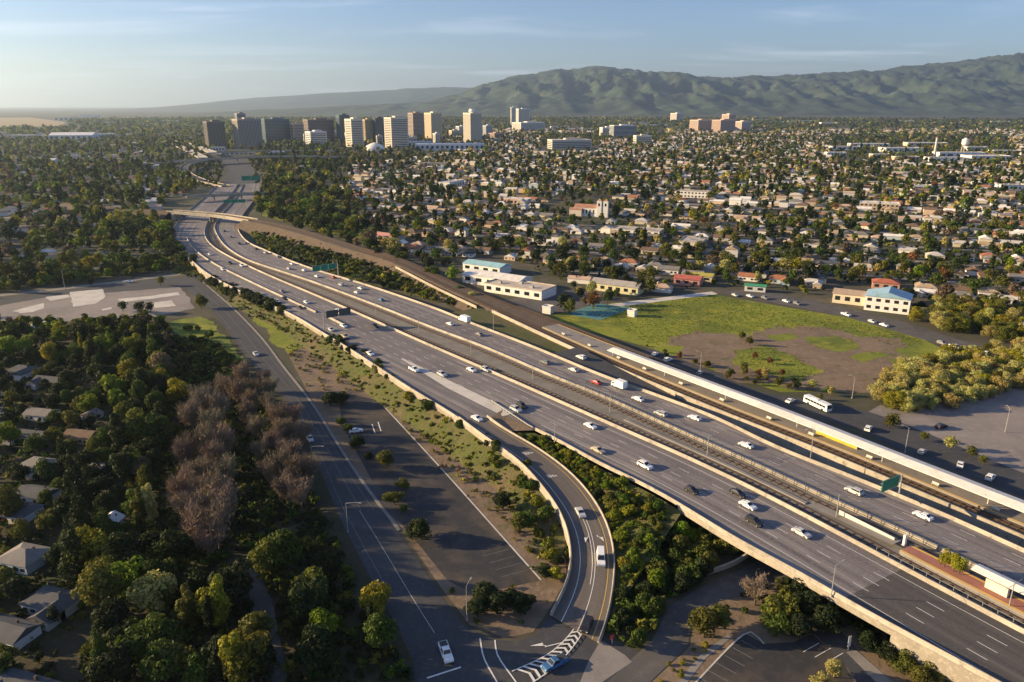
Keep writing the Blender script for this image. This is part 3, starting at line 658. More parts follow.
wp = offset_path(TN, -sgn * 3.9, 0); kw = int(np.argmin(abs(np.array([topx(p)[0] for p in wp]) - 519)))
kw = 0
wall(wp[kw:], .75, .25, 'long pale retaining wall between the railway and the sunken ramp', bottom=0, mat=M_conc)
pal = offset_path(TRK_N[:n0 - 2], sgn * 9.5 if False else -sgn * 6.5, 0)
wall(pal[16:], .35, .12, 'low pale wall along the freeway side of the curving railway', bottom=pal[16:, 2] - 1.2, mat=M_wallconc)
# platform
mid = (TN + TFm) / 2; gap = np.linalg.norm((TN - TFm)[:, :2], axis=1)
pw = np.maximum(.5, gap / 2 - 1.75)
T = np.gradient(mid[:, :2], axis=0); T /= np.linalg.norm(T, axis=1)[:, None]; nn = np.stack([-T[:, 1], T[:, 0]], 1)
k0 = int(np.argmin(abs(np.array([topx(p)[0] for p in mid]) - 548)))
root = empty('station_platform', mid[len(mid) // 2]); lo = -Vector(root.location)
mb = MB(); P_ = mid[k0:]; l_ = np.column_stack([P_[:, :2] + nn[k0:] * pw[k0:, None], P_[:, 2] + .55]); r_ = np.column_stack([P_[:, :2] - nn[k0:] * pw[k0:, None], P_[:, 2] + .55])
ld, rd = l_.copy(), r_.copy(); ld[:, 2] -= .6; rd[:, 2] -= .6
mb.ribbon(r_, l_); mb.ribbon(l_, ld); mb.ribbon(rd, r_); mb.add([r_[0], l_[0], ld[0], rd[0]], [(0, 1, 2, 3)])
x = mb.build('platform_slab', M_walk, root); x.location = lo
for e in (l_, r_):
    s_ = 1 if e is l_ else -1; q = offset_path(e, -s_ * .35, .02); mb = MB(); mb.sweep(q, [(-.3, 0), (.3, 0), (.3, .02), (-.3, .02)]); x = mb.build('platform_edge', M_tact, root); x.location = lo
reg(root, 'long concrete station platform beneath the pale canopy', 'platform')
# canopy: long low gable roof on single posts
CAN = zcurve([(613, 347.5, 8.9), (720, 387, 8.9), (800, 417, 8.9), (900, 456, 8.9), (1024, 504, 8.9), (1110, 538, 8.9)], 3.0, 3)
root = empty('station_canopy', (CAN[len(CAN) // 2][0], CAN[len(CAN) // 2][1], 5.05)); lo = -Vector(root.location)
seg = 5
for k in range(0, len(CAN) - 1, seg):
    C = CAN[k:k + seg + 1]
    if len(C) < 2: continue
    mb = MB(); mb.sweep(C, [(-3.3, -.55), (-3.3, -.72), (0, -.1), (3.3, -.72), (3.3, -.55), (0, .12)]); cj = random.Random(k).uniform(.88, 1.06); x = mb.build('roof_panel', M_objc, root, color=(.76 * cj, .72 * cj, .65 * cj)); x.location = lo
    if k % 10 == 0:
        p = C[0]; t = C[1] - C[0]; a_ = math.atan2(t[1], t[0]); mb = MB(); mb.tube((p[0], p[1], 5.04), (p[0], p[1], p[2] - .05), .16, n=8)
        mb.box((p[0], p[1], p[2] - .42), (.22, 5.6, .2), a_); x = mb.build('post', M_conc_pale, root); x.location = lo
reg(root, 'long pale gabled canopy roof over the railway station platform', 'canopy')
def kiosk(px, py, z, d, mat, label, name, cat):
    p = at(px, py, z); i = int(np.argmin(((CAN[:, :2] - p[:2]) ** 2).sum(1))); t = CAN[min(i + 1, len(CAN) - 1)] - CAN[i - 1]; a_ = math.atan2(t[1], t[0])
    root = empty(name, (p[0], p[1], z), a_)
    mb = MB(); mb.box((0, 0, d[2] / 2), d); mb.build('panel', mat, root)
    mb = MB()
    for s_ in (-1, 1): mb.box((s_ * (d[0] / 2 + .06), 0, d[2] / 2 + .05), (.12, d[1] + .1, d[2] + .1))
    mb.box((0, 0, d[2] + .06), (d[0], d[1] + .1, .12)); mb.build('frame', M_steel, root)
    return reg(root, label, cat)
kiosk(836, 441, 5.06, (14.5, .25, 1.9), M_yellow, 'long yellow banner panel on the station platform', 'banner_panel', 'banner')
kiosk(771, 411, 5.06, (3.4, 1.6, 2.4), M_blue, 'pale blue ticket shelter on the station platform', 'ticket_shelter', 'shelter')
# little white signs and benches on the platform
for k in range(4, 46, 4):
    i = int(len(l_) * k / 50); e = l_ if np.linalg.norm(l_[i] - TN[min(i + k0, len(TN) - 1)]) < np.linalg.norm(r_[i] - TN[min(i + k0, len(TN) - 1)]) else r_
    p = e[i] * .8 + mid[min(i + k0, len(mid) - 1)] * .2
    t = mid[min(i + k0 + 1, len(mid) - 1)] - mid[i + k0 - 1]; root = empty('platform_bench', (p[0], p[1], 5.05), math.atan2(t[1], t[0]))
    mb = MB(); mb.box((0, 0, .42), (1.9, .5, .1)); mb.build('seat', M_conc_pale, root)
    mb = MB(); mb.box((0, .25, .75), (1.9, .08, .6)); mb.build('backrest', M_conc_pale, root)
    for s_ in (-.8, .8): mb = MB(); mb.box((s_, 0, .18), (.12, .45, .37)); mb.build('leg', M_steel, root)
    reg(root, 'small pale bench on the station platform edge', 'bench', 'platform benches')
# sunken ramp between far carriageway and railway
sA = path(so(atdeck(790, 451))[0], so(atdeck(548, 352))[0], lambda s: off('A', s) - .4, 4.0)[::-1]
iB = [int(np.argmin(((wp[:, :2] - q[:2]) ** 2).sum(1))) for q in sA]; sB = wp[iB].copy()
prof = np.interp(np.linspace(0, 1, len(sA)), [0, .12, .9, 1], [1, .93, .08, .06])
sA2, sB2 = sA.copy(), sB.copy(); sA2[:, 2] = sB2[:, 2] = np.maximum(.12, sA[:, 2] * prof)
mb = MB(); mb.ribbon(sA2, sB2); struct(mb.build('ramp_road', M_asph))

# made-up ground between the far carriageway and the railway before the ramp dives
fA = path(so(atdeck(562, 358))[0], so(atdeck(445, 311))[0], lambda s: off('A', s) - .4, 4.0, -1.2)
railc = np.concatenate([offset_path(TRK_N, -sgn * 4.2, -.9)]); fB = railc[[int(np.argmin(((railc[:, :2] - q[:2]) ** 2).sum(1))) for q in fA]]
mb = MB(); mb.ribbon(fB, fA); struct(mb.build('strip_ground', M_weeds))
# light rail in the median
def med(s): return off('R', s)
trkA = path(0, 1000, -3.3, 4.0, -.1); trkB = path(0, 1000, lambda s: med(s) + 3.2, 4.0, -.1)
track(trkA, 'light rail track on the left of the freeway median', 'light_rail_track'); track(trkB, 'light rail track on the right of the freeway median', 'light_rail_track')
s_p = so(atdeck(889, 546, .9))[0]
def plat_edge(s): return -5.0, med(s) + 4.9
ss = np.arange(-6, s_p, 3.0)
l_ = np.array([off_pt(s, -5.0, .9) for s in ss]); r_ = np.array([off_pt(s, med(s) + 4.9, .9) for s in ss])
root = empty('light_rail_platform', off_pt(20, -8, 0)); lo = -Vector(root.location)
mb = MB(); ld, rd = l_.copy(), r_.copy(); ld[:, 2] -= 1.05; rd[:, 2] -= 1.05
mb.ribbon(l_, r_); x = mb.build('platform_paving', M_brick, root); x.location = lo
mb = MB(); mb.ribbon(ld, l_); mb.ribbon(r_, rd); mb.add([l_[-1], r_[-1], rd[-1], ld[-1]], [(0, 1, 2, 3)]); x = mb.build('platform_wall', M_walk, root); x.location = lo
for e, k in ((l_, -.4), (r_, .4)):
    q = np.array([off_pt(s, (-5.0 - .4) if k < 0 else med(s) + 5.3, .905) for s in ss]); mb = MB(); mb.sweep(q, [(-.3, 0), (.3, 0), (.3, .03), (-.3, .03)]); x = mb.build('platform_edge', M_tact, root); x.location = lo
mb = MB(); rs = np.arange(s_p, s_p + 26, 3.0)
for s0 in (0,):
    A1 = [off_pt(s, -5.6, .9 - .9 * (s - s_p) / 24 - .1) for s in rs]; B1 = [off_pt(s, med(s) * .5 - 2.4, .9 - .9 * (s - s_p) / 24 - .1) for s in rs]; mb.ribbon(A1, B1)
x = mb.build('access_ramp', M_walk, root); x.location = lo
for o_ in (-8.2,):
    mb = MB(); mb.sweep(path(s_p + 1, s_p + 17, o_, 3.0, -.1), [(-.12, 0), (.12, 0), (.12, 1.5), (-.12, 1.5)]); x = mb.build('ramp_wall', M_conc_pale, root); x.location = lo
reg(root, 'red brick light rail platform with orange edges in the freeway median', 'platform')
# shelter on the platform
sh0 = so(atdeck(985, 577, 4))[0]; root = empty('platform_shelter', off_pt(sh0 - 10, -8, .9)); lo = -Vector(root.location)
q = path(-6, sh0 + 4, lambda s: (-5 + med(s) + 4.9) / 2 - .8, 3.0, .9); mb = MB(); mb.sweep(q, [(-1.7, 3.1), (1.7, 3.1), (1.75, 3.3), (0, 3.75), (-1.75, 3.3)]); x = mb.build('shelter_roof', M_white_roof, root); x.location = lo
for s in np.arange(0, sh0 + 3, 7.0):
    p = off_pt(s, (-5 + med(s) + 4.9) / 2 - .8, .9); mb = MB(); mb.tube(p, p + [0, 0, 3.2], .1); x = mb.build('post', M_steel, root); x.location = lo
for s in (sh0 - 2, sh0 - 16):
    p = off_pt(s, (-5 + med(s) + 4.9) / 2 - .6, .9); mb = MB(); mb.box(p + [0, 0, 1.1], (4.5, .9, 2.2), heading(s)); x = mb.build('wind_screen', M_conc_pale, root); x.location = lo
reg(root, 'long pale flat shelter roof on the brick light rail platform', 'shelter')
p = off_pt(so(atdeck(904, 545, .9))[0], -8.0, .92); root = empty('platform_pylon', p); mb = MB(); mb.box((0, 0, 1.4), (.5, .9, 2.8), heading(20)); mb.build('pylon_slab', M_white_roof, root); mb = MB(); mb.box((0, 0, .1), (.8, 1.2, .2), heading(20)); mb.build('base', M_conc, root)
reg(root, 'white upright sign pylon at the end of the brick platform', 'sign')
# central concrete walk and fence in the median
mb = MB(); mb.sweep(path(s_p + 24, s_p + 95, lambda s: med(s) * .5 + .3, 4.0, -.1), [(-.6, 0), (.6, 0), (.6, .3), (-.6, .3)]); struct(mb.build('median_walk_path', M_walk))
root = empty('median_fence', off_pt(60, med(60) + .7, 0)); lo = -Vector(root.location)
for h in (.5, 1.1, 2.2):
    mb = MB(); mb.sweep(path(22, 190, lambda s: med(s) + .75, 4.0, h), [(-.04, 0), (.04, 0), (.04, .07), (-.04, .07)]); x = mb.build('fence_rail', M_dark_steel, root); x.location = lo
for s in np.arange(22, 190, 3.5):
    p = off_pt(s, med(s) + .75, -.12); mb = MB(); mb.box(p + [0, 0, 1.25], (.12, .12, 2.5), heading(s)); x = mb.build('post', M_dark_steel, root); x.location = lo
reg(root, 'tall dark post-and-rail fence along the right side of the light rail', 'fence')
root = empty('median_fence', off_pt(20, -.7, 0)); lo = -Vector(root.location)
for h in (.6, 1.5):
    mb = MB(); mb.sweep(path(0, s_p + 2, -.8, 4.0, h), [(-.03, 0), (.03, 0), (.03, .06), (-.03, .06)]); x = mb.build('fence_rail', M_steel, root); x.location = lo
for s in np.arange(0, s_p + 2, 3.0):
    p = off_pt(s, -.8, -.12); mb = MB(); mb.box(p + [0, 0, .85], (.08, .08, 1.7), heading(s)); x = mb.build('post', M_steel, root); x.location = lo
reg(root, 'grey railing beside the light rail track opposite the brick platform', 'fence')
# overhead line poles
for k, s in enumerate(np.arange(30, 640, 42)):
    p = off_pt(s, med(s) * .5, -.12); h = 6.6
    if s < s_p + 4: p = off_pt(s, -5.4, .9); h = 5.6
    root = empty('overhead_line_pole', p, heading(s)); mb = MB(); mb.tube((0, 0, 0), (0, 0, h), .13, .09, 8); mb.build('mast', M_steel, root)
    for s_ in (-1, 1):
        mb = MB(); mb.tube((0, 0, h - .6), (0, s_ * 3.2, h - .35), .05, n=6); mb.build('bracket', M_steel, root)
    reg(root, 'slim grey overhead line pole in the light rail median', 'pole', 'overhead line poles')

# railway bridge over the freeway
seg = RAIL[i1 - 1:i0 + 3]; root = empty('railway_bridge', (seg[len(seg) // 2][0], seg[len(seg) // 2][1], 0)); lo = -Vector(root.location)
mb = MB(); mb.sweep(seg, [(-4.6, -1.9), (4.6, -1.9), (4.6, -.12), (-4.6, -.12)]); x = mb.build('girder', M_conc, root); x.location = lo
for o_ in (-4.7, 4.7):
    mb = MB(); mb.sweep(offset_path(seg, o_), [(-.14, -.5), (.14, -.5), (.14, 1.0), (-.14, 1.0)]); x = mb.build('parapet', M_conc, root); x.location = lo
mb = MB(); mb.sweep(seg, [(-4.4, -.1), (4.4, -.1), (4.4, -.06), (-4.4, -.06)]); x = mb.build('deck_ballast', M_ballast, root); x.location = lo
for s_, f in ((-3.5, 'm'), (0, 'm'), (3.5, 'm')):
    j = min(range(len(seg)), key=lambda i: abs(so(seg[i])[1] + 4.2)); p = offset_path(seg, s_)[j]; mb = MB(); mb.tube((p[0], p[1], .2), (p[0], p[1], p[2] - 1.9), .7, n=10); x = mb.build('pier', M_conc, root); x.location = lo
for j in (2, len(seg) - 3):
    p = seg[j]; t = seg[j + 1] - seg[j - 1]; mb = MB(); mb.box((p[0], p[1], (p[2] - 1.9) / 2), (3.0, 11, p[2] - 1.9), math.atan2(t[1], t[0])); x = mb.build('abutment', M_conc, root); x.location = lo
reg(root, 'pale concrete railway bridge crossing the whole curving freeway', 'bridge')

def flyover(name, picks, w, label, piers=40.0, mat=None, par=M_wallconc, depth=1.6):
    C = zcurve(picks, 8.0, 2); root = empty(name, (C[len(C) // 2][0], C[len(C) // 2][1], 0)); lo = -Vector(root.location)
    mb = MB(); mb.sweep(C, [(-w / 2, -depth), (w / 2, -depth), (w / 2, 0), (-w / 2, 0)]); x = mb.build('deck', [mat or M_asph], root); x.location = lo
    for o_ in (-w / 2, w / 2):
        mb = MB(); mb.sweep(offset_path(C, o_), [(-.2, -depth * .8), (.2, -depth * .8), (.2, 1.0), (-.2, 1.0)]); x = mb.build('parapet', par, root); x.location = lo
    D = resample(C, piers)
    for p in D[1:-1]:
        if p[2] > 3.2: mb = MB(); mb.tube((p[0], p[1], 0), (p[0], p[1], p[2] - depth), .9, n=8); x = mb.build('pier', par, root); x.location = lo
    return reg(root, label, 'bridge', 'road bridges at the far interchange')
flyover('road_bridge', [(186, 196.5, 7), (210, 195, 7), (240, 194, 7), (268, 193, 7)], 9, 'thin grey road bridge over the freeway just beyond the railway bridge', 28)
flyover('interchange_viaduct', [(150, 163, 9), (200, 159.5, 10), (250, 157, 11), (300, 156, 11), (345, 157, 9)], 24, 'broad shaded viaduct crossing beneath the downtown towers')
flyover('interchange_viaduct', [(205, 153.5, 9), (250, 151, 10), (300, 150.5, 10), (340, 151.5, 8)], 14, 'upper narrow viaduct behind the broad shaded one')
flyover('interchange_ramp', [(226, 186, 1.4), (204, 181, 3), (188, 174, 5), (184, 168, 7), (190, 163, 9), (205, 160, 10)], 12, 'looping shaded ramp curling up to the far viaduct')
flyover('interchange_ramp', [(217, 154, 8), (200, 147.5, 7), (186, 143, 5), (172, 138, 2)], 17, 'pale sunlit ramp leading up and away past the first tower', mat=M_conc_pale)
flyover('interchange_ramp', [(203, 157.5, 8), (187, 149.5, 6.5), (172, 143.5, 4), (158, 139, 2)], 17, 'wide pale sunlit ramp leftmost of the far freeway strands', mat=M_conc_pale)
flyover('interchange_ramp', [(110, 165, 4), (145, 158, 6), (170, 154, 8), (190, 152, 9)], 10, 'thin road bridge joining the interchange from the left trees')
for k, (pk, w_) in enumerate([([(239, 187, .3), (242, 177, .3), (240, 168, .3), (233, 159, .3)], 46), ([(172, 139, .4), (160, 133, .4), (150, 127, .4)], 34)]):
    C = zcurve(pk, 10.0, 2); mb = MB(); mb.ribbon(offset_path(C, -w_ / 2), offset_path(C, w_ / 2)); struct(mb.build('far_freeway_road', M_asph))  # asphalt picked dark to stand in for the shade over this road
flyover('street_bridge', [(302, 189, 1.6), (325, 188, 1.8), (350, 186, 1.6)], 10, 'low pale street deck among trees right of the interchange', mat=M_asph_old)

# ------------------------------------------------------------------ signs, lamps
def sign_gantry(s, o_post, width, sgn_, hgt, label, mat=M_green, bottom=5.6, name='sign_gantry', panels=1, post_h=None):
    p = off_pt(s, o_post, 0); a_ = heading(s); root = empty(name, p, a_); top = bottom + hgt
    # local x along the road (away), local y to the left of travel
    mb = MB(); mb.tube((0, 0, -.6), (0, 0, top - .4), .26, .2, 10); mb.build('post', M_steel, root)
    mb = MB()
    for zz in (bottom + hgt * .3, bottom + hgt * .75): mb.tube((.15, 0, zz), (.15, sgn_ * width, zz), .11, n=8)
    for k in range(int(width / 1.5)): mb.tube((.15, sgn_ * k * 1.5, bottom + hgt * .3), (.15, sgn_ * (k * 1.5 + .75), bottom + hgt * .75), .05, n=5)
    mb.build('truss_arm', M_steel, root)
    w1 = (width - 1.2) / panels
    for k in range(panels):
        mb = MB(); mb.box((-.12, sgn_ * (1.2 + w1 * (k + .5)), bottom + hgt / 2), (.12, w1 - .25, hgt)); pn = mb.build('sign_panel', mat, root)
        if mat is M_green:
            mb = MB(); c0, c1 = sgn_ * (1.2 + w1 * k + .25), sgn_ * (1.2 + w1 * (k + 1) - .25)
            for zz in (bottom + .1, bottom + hgt - .1): mb.box((-.19, (c0 + c1) / 2, zz), (.02, abs(c1 - c0), .09))
            for yy in (c0, c1): mb.box((-.19, yy, bottom + hgt / 2), (.02, .09, hgt - .2))
            x = mb.build('sign_border', M_paint, pn)
    return reg(root, label, 'sign')
sg = so(atdeck(343, 277, 0))[0]; sign_gantry(sg, off('A', sg) - .2, 17, 1, 3.6, 'wide green overhead sign panels above the far carriageway', panels=3)
sg = so(atdeck(317, 331, 0))[0]; sign_gantry(sg, off('N', sg) - 3.2, 14, -1, 3.4, 'dark-backed overhead sign on a post beside the collector lanes', mat=M_sign_back, panels=2, name='sign_gantry')
sg = so(atdeck(902, 494, 0))[0]; sign_gantry(sg, off('A', sg) - .9, 9, 1, 3.4, 'green overhead sign on a white post beside the station tracks', bottom=3.4)
sg = so(at(247, 209, .4))[0]; sign_gantry(840, -30, 24, 1, 3.8, 'green overhead sign just past the railway bridge', panels=3)
sign_gantry(1085, -33, 26, 1, 6.5, 'green overhead sign farthest away, before the interchange', panels=2, bottom=7)
def lamp_post(p, ang, h=10.0, arm=2.6, label='', name='street_lamp', group='street lamps'):
    root = empty(name, p, ang); mb = MB(); mb.tube((0, 0, -.1), (0, 0, h - .5), .13, .07, 8); mb.build('pole', M_steel, root)
    mb = MB(); pr = Vector((0, 0, h - .5))
    for k in range(1, 5): q = Vector((arm * k / 4, 0, h - .5 + .5 * math.sin(k / 4 * 1.57))); mb.tube(pr, q, .05, n=6); pr = q
    mb.build('arm', M_steel, root); mb = MB(); mb.box((arm + .35, 0, h), (.85, .32, .14)); mb.build('lamp_head', M_steel, root)
    mb = MB(); mb.tube((0, 0, -.1), (0, 0, .3), .28, .22, 8); mb.build('base', M_conc, root)
    return reg(root, label, 'street lamp', group)
lamp_post(at(348, 532, .1), -.2, 9, 3.5, 'grey street lamp leaning over the left street', 'street_lamp')
lamp_post(at(313, 472, .1), -.2, 9, 3.5, 'grey street lamp on the wooded side of the left street')
lamp_post(at(467, 620, .05), 1.2, 9, 2.0, 'grey street lamp by the big shrubs near the intersection')
lamp_post(at(65, 289, .05), 1.5, 12, 2, 'tall pale lamp post beside the skate park')
lamp_post(at(1005, 432, .05), 1.5, 9, 1.5, 'lone lamp post in the sunlit station parking lot')
for x, y in ((905, 452), (700, 372), (852, 398)):
    lamp_post(at(x, y, .08), 2.6, 9, 1.6, 'grey lamp post along the busway behind the station')
for s in (95, 260, 420):
    lamp_post(off_pt(s, off('A', s) - .9, -.2), heading(s) + math.pi / 2, 11, 3.2, 'tall freeway lamp on the outer edge of the far carriageway', 'freeway_lamp', 'freeway lamps')
for s in (52, 150):
    lamp_post(off_pt(s, off('M', s) + .6, -.2), heading(s) - math.pi / 2, 8, 2.2, 'freeway lamp on the near parapet', 'freeway_lamp', 'freeway lamps')
# guard rail with striped posts at the gore
root = empty('guard_rail', off_pt(S_GORE - 5, 21, 0)); lo = -Vector(root.location); gp = path(so(MAIN_L[-1])[0] - 1, S_GORE + 12, lambda s: np.interp(s, [S_GORE - 14, S_GORE + 12], [off('M', S_GORE - 14), 3.4 + 3.65 * 4 + .6]), 2.0)
mb = MB(); mb.sweep(gp, [(-.08, .45), (.08, .45), (.08, .8), (-.08, .8)]); x = mb.build('rail_beam', M_steel, root); x.location = lo
for p in gp: mb = MB(); mb.box(p + [0, 0, .4], (.18, .18, .8)); x = mb.build('post', M_dark_steel, root); x.location = lo
reg(root, 'short dark-posted guard rail at the off-ramp gore', 'guard rail')
# white pipe-like culvert rail under the viaduct edge, small signs
root = empty('warning_sign', at(612, 645, .05), 0.6); mb = MB(); mb.tube((0, 0, 0), (0, 0, 2.2), .05, n=6); mb.build('post', M_steel, root); mb = MB(); mb.box((0, -.06, 2.0), (.9, .05, .9)); mb.build('sign_panel', M_red, root)
reg(root, 'small red square sign at the end of the ramp parapet', 'sign')
root = empty('warning_sign', at(848, 650, .05), 0.3); mb = MB(); mb.tube((0, 0, 0), (0, 0, 3.2), .06, n=6); mb.build('post', M_steel, root); mb = MB(); mb.box((0, -.06, 2.2), (.7, .05, 2.6)); mb.build('sign_panel', M_white_roof, root)
reg(root, 'tall narrow white sign beside the bottom right driveway', 'sign')
C = zcurve([(692, 576, .4), (715, 571, .8), (738, 562, 1.6), (748, 555, 2.2)], 2.0, 1); mb = MB(); mb.sweep(C, [(-.25, -.4), (.25, -.4), (.25, .8), (-.25, .8)]); o = mb.build('low_wall', M_conc)
reg(o, 'short pale low wall below the viaduct beside the shrubs', 'wall', None, C[3])

# ================================================================== vehicles
def prof_solid(mb, prof, w0, w1, zmid, m=0):
    """side profile (x,z) extruded across y; narrower above zmid"""
    n = len(prof); wid = lambda z: w0 if z <= zmid else w0 + (w1 - w0) * min(1, (z - zmid) / max(1e-3, (max(q[1] for q in prof) - zmid)))
    V = [(x, -wid(z), z) for x, z in prof] + [(x, wid(z), z) for x, z in prof]
    mb.add(V, [(i, (i + 1) % n, n + (i + 1) % n, n + i) for i in range(n)] + [tuple(range(n - 1, -1, -1)), tuple(range(n, 2 * n))], m)
def car_meshes(kind):
    P = {}
    spec = dict(
        sedan=dict(L=4.7, W=.91, base=.95, roof=1.44, hood=[(1.05, .96), (2.05, .80), (2.33, .62), (2.33, .28)], tail=[(-2.33, .32), (-2.34, .72), (-2.22, .96), (-1.72, 1.0)], cab=[(-1.72, 1.0), (-1.05, 1.42), (.15, 1.44), (1.05, .96)]),
        suv=dict(L=4.75, W=.95, base=1.08, roof=1.76, hood=[(1.0, 1.10), (2.1, .98), (2.36, .74), (2.36, .34)], tail=[(-2.36, .38), (-2.38, .80), (-2.34, 1.08), (-2.3, 1.12)], cab=[(-2.3, 1.12), (-1.95, 1.72), (.1, 1.76), (1.0, 1.10)]),
        hatchback=dict(L=4.1, W=.88, base=.95, roof=1.5, hood=[(.95, .98), (1.8, .82), (2.05, .62), (2.05, .28)], tail=[(-2.03, .32), (-2.05, .72), (-2.0, .98), (-1.95, 1.0)], cab=[(-1.95, 1.0), (-1.45, 1.46), (.0, 1.5), (.95, .98)]),
        pickup=dict(L=5.6, W=.98, base=1.08, roof=1.84, hood=[(1.3, 1.12), (2.5, 1.04), (2.8, .82), (2.8, .38)], tail=[(-2.8, .42), (-2.82, .86), (-2.8, 1.12), (-.75, 1.12)], cab=[(-.75, 1.12), (-.6, 1.8), (.55, 1.84), (1.3, 1.12)]),
        van=dict(L=5.6, W=1.0, base=1.15, roof=2.45, hood=[(1.75, 1.2), (2.5, 1.05), (2.8, .8), (2.8, .35)], tail=[(-2.8, .38), (-2.82, .9), (-2.82, 1.15), (-2.82, 1.2)], cab=[(-2.82, 1.2), (-2.78, 2.4), (1.0, 2.45), (1.75, 1.2)]))[kind]
    prof = spec['hood'] + spec['tail']
    mb = MB(); prof_solid(mb, prof[::-1], spec['W'], spec['W'] * .94, .7)
    cab = spec['cab']; prof_solid(mb, cab[::-1], spec['W'] * .93, spec['W'] * .76, cab[0][1])
    if kind == 'pickup':
        mb.box((-1.8, 0, 1.24), (2.0, spec['W'] * 1.86, .22))
    P['body'] = mesh_of('car_body', mb.v, mb.f, M_car)
    if kind == 'pickup':
        mb = MB(); mb.box((-1.8, 0, 1.352), (1.85, 1.6, .01)); P['bed'] = mesh_of('bed', mb.v, mb.f, M_dark_steel)
    zr = cab[1][1]; zb = cab[0][1]
    def wd(z): return spec['W'] * (.93 + (.76 - .93) * min(1, max(0, (z - zb) / (max(q[1] for q in cab) - zb))))
    def panel(a, b, e=.02):
        t0, t1 = .12, .88; q0 = (a[0] + (b[0] - a[0]) * t0, a[1] + (b[1] - a[1]) * t0); q1 = (a[0] + (b[0] - a[0]) * t1, a[1] + (b[1] - a[1]) * t1)
        nx, nz = (b[1] - a[1]), -(b[0] - a[0]); l = math.hypot(nx, nz); sgn_ = 1 if nx * (a[0]) > 0 else -1; nx, nz = nx / l * e * sgn_, abs(nz / l * e)
        y0, y1 = wd(q0[1]) - .09, wd(q1[1]) - .09
        return [(q0[0] + nx, -y0, q0[1] + nz), (q0[0] + nx, y0, q0[1] + nz), (q1[0] + nx, y1, q1[1] + nz), (q1[0] + nx, -y1, q1[1] + nz)]
    P['windshield'] = mesh_of('windshield', panel(cab[3], cab[2]), [(0, 1, 2, 3)], M_glass)
    P['rear_window'] = mesh_of('rear_window', panel(cab[0], cab[1]), [(0, 1, 2, 3)], M_glass)
    for nm, sg_ in (('side_window', 1), ('side_window', -1)):
        z0, z1 = zb + .07, max(q[1] for q in cab) - .12
        def xat(p, q, z): return p[0] + (q[0] - p[0]) * (z - p[1]) / (q[1] - p[1])
        x00, x01 = xat(cab[0], cab[1], z0) + .12, xat(cab[3], cab[2], z0) - .15; x10, x11 = xat(cab[0], cab[1], z1) + .12, xat(cab[3], cab[2], z1) - .15
        if kind == 'van': x00 = x10 = .35
        e = .015; V = [(x00, sg_ * (wd(z0) + e), z0), (x01, sg_ * (wd(z0) + e), z0), (x11, sg_ * (wd(z1) + e), z1), (x10, sg_ * (wd(z1) + e), z1)]
        P['side_window' + ('' if sg_ > 0 else '#')] = mesh_of('side_window', V, [(0, 1, 2, 3)], M_glass)
    L2 = spec['L'] / 2; r = .34 if kind in ('sedan', 'hatchback') else .39
    mb = MB(); mb.tube((0, -.12, 0), (0, .12, 0), r, n=14, m=0); mb.tube((0, -.13, 0), (0, .13, 0), r * .6, n=10, m=1)
    P['_wheel'] = mesh_of('wheel', mb.v, mb.f, [M_tyre, M_rim], mb.m); P['_r'] = r; P['_wx'] = L2 * .62; P['_wy'] = spec['W'] - .1
    fx, rx = spec['hood'][2][0], spec['tail'][1][0]
    for nm, x_, z_, mt in (('headlight', fx + .005, spec['hood'][2][1], M_lamp_w), ('tail_light', rx - .005, spec['tail'][1][1] + .06, M_lamp_red)):
        for i, sg_ in enumerate((1, -1)):
            mb = MB(); mb.box((x_, sg_ * (spec['W'] - .28), z_), (.06, .36, .16)); P[nm + '#' * i] = mesh_of(nm, mb.v, mb.f, mt)
    return P
CARS = {}
PAINT = dict(white=(.80, .80, .78), silver=(.48, .49, .50), grey=(.16, .165, .17), black=(.022, .022, .025), red=(.33, .03, .03), blue=(.05, .14, .30), beige=(.45, .38, .28))
def car(p, ang, kind, colour, desc, group, detail=True):
    if kind not in CARS: CARS[kind] = car_meshes(kind)
    P = CARS[kind]; nm = {'sedan': 'sedan_car', 'suv': 'suv_car', 'hatchback': 'hatchback_car', 'pickup': 'pickup_truck', 'van': 'cargo_van'}[kind]
    root = empty(nm, p, ang); c = PAINT[colour]
    for k, me in P.items():
        if k[0] == '_': continue
        if not detail and ('light' in k): continue
        obj(k.replace('#', ''), me, root, color=c)
    for sx in (-1, 1):
        for sy in (-1, 1): obj('wheel', P['_wheel'], root, (sx * P['_wx'], sy * P['_wy'], P['_r']))
    kd = {'sedan': 'sedan', 'suv': 'SUV', 'hatchback': 'hatchback', 'pickup': 'pickup truck', 'van': 'cargo van'}[kind]
    return reg(root, '%s %s %s' % (colour, kd, desc), {'pickup': 'pickup truck', 'van': 'van'}.get(kind, 'car'), group)
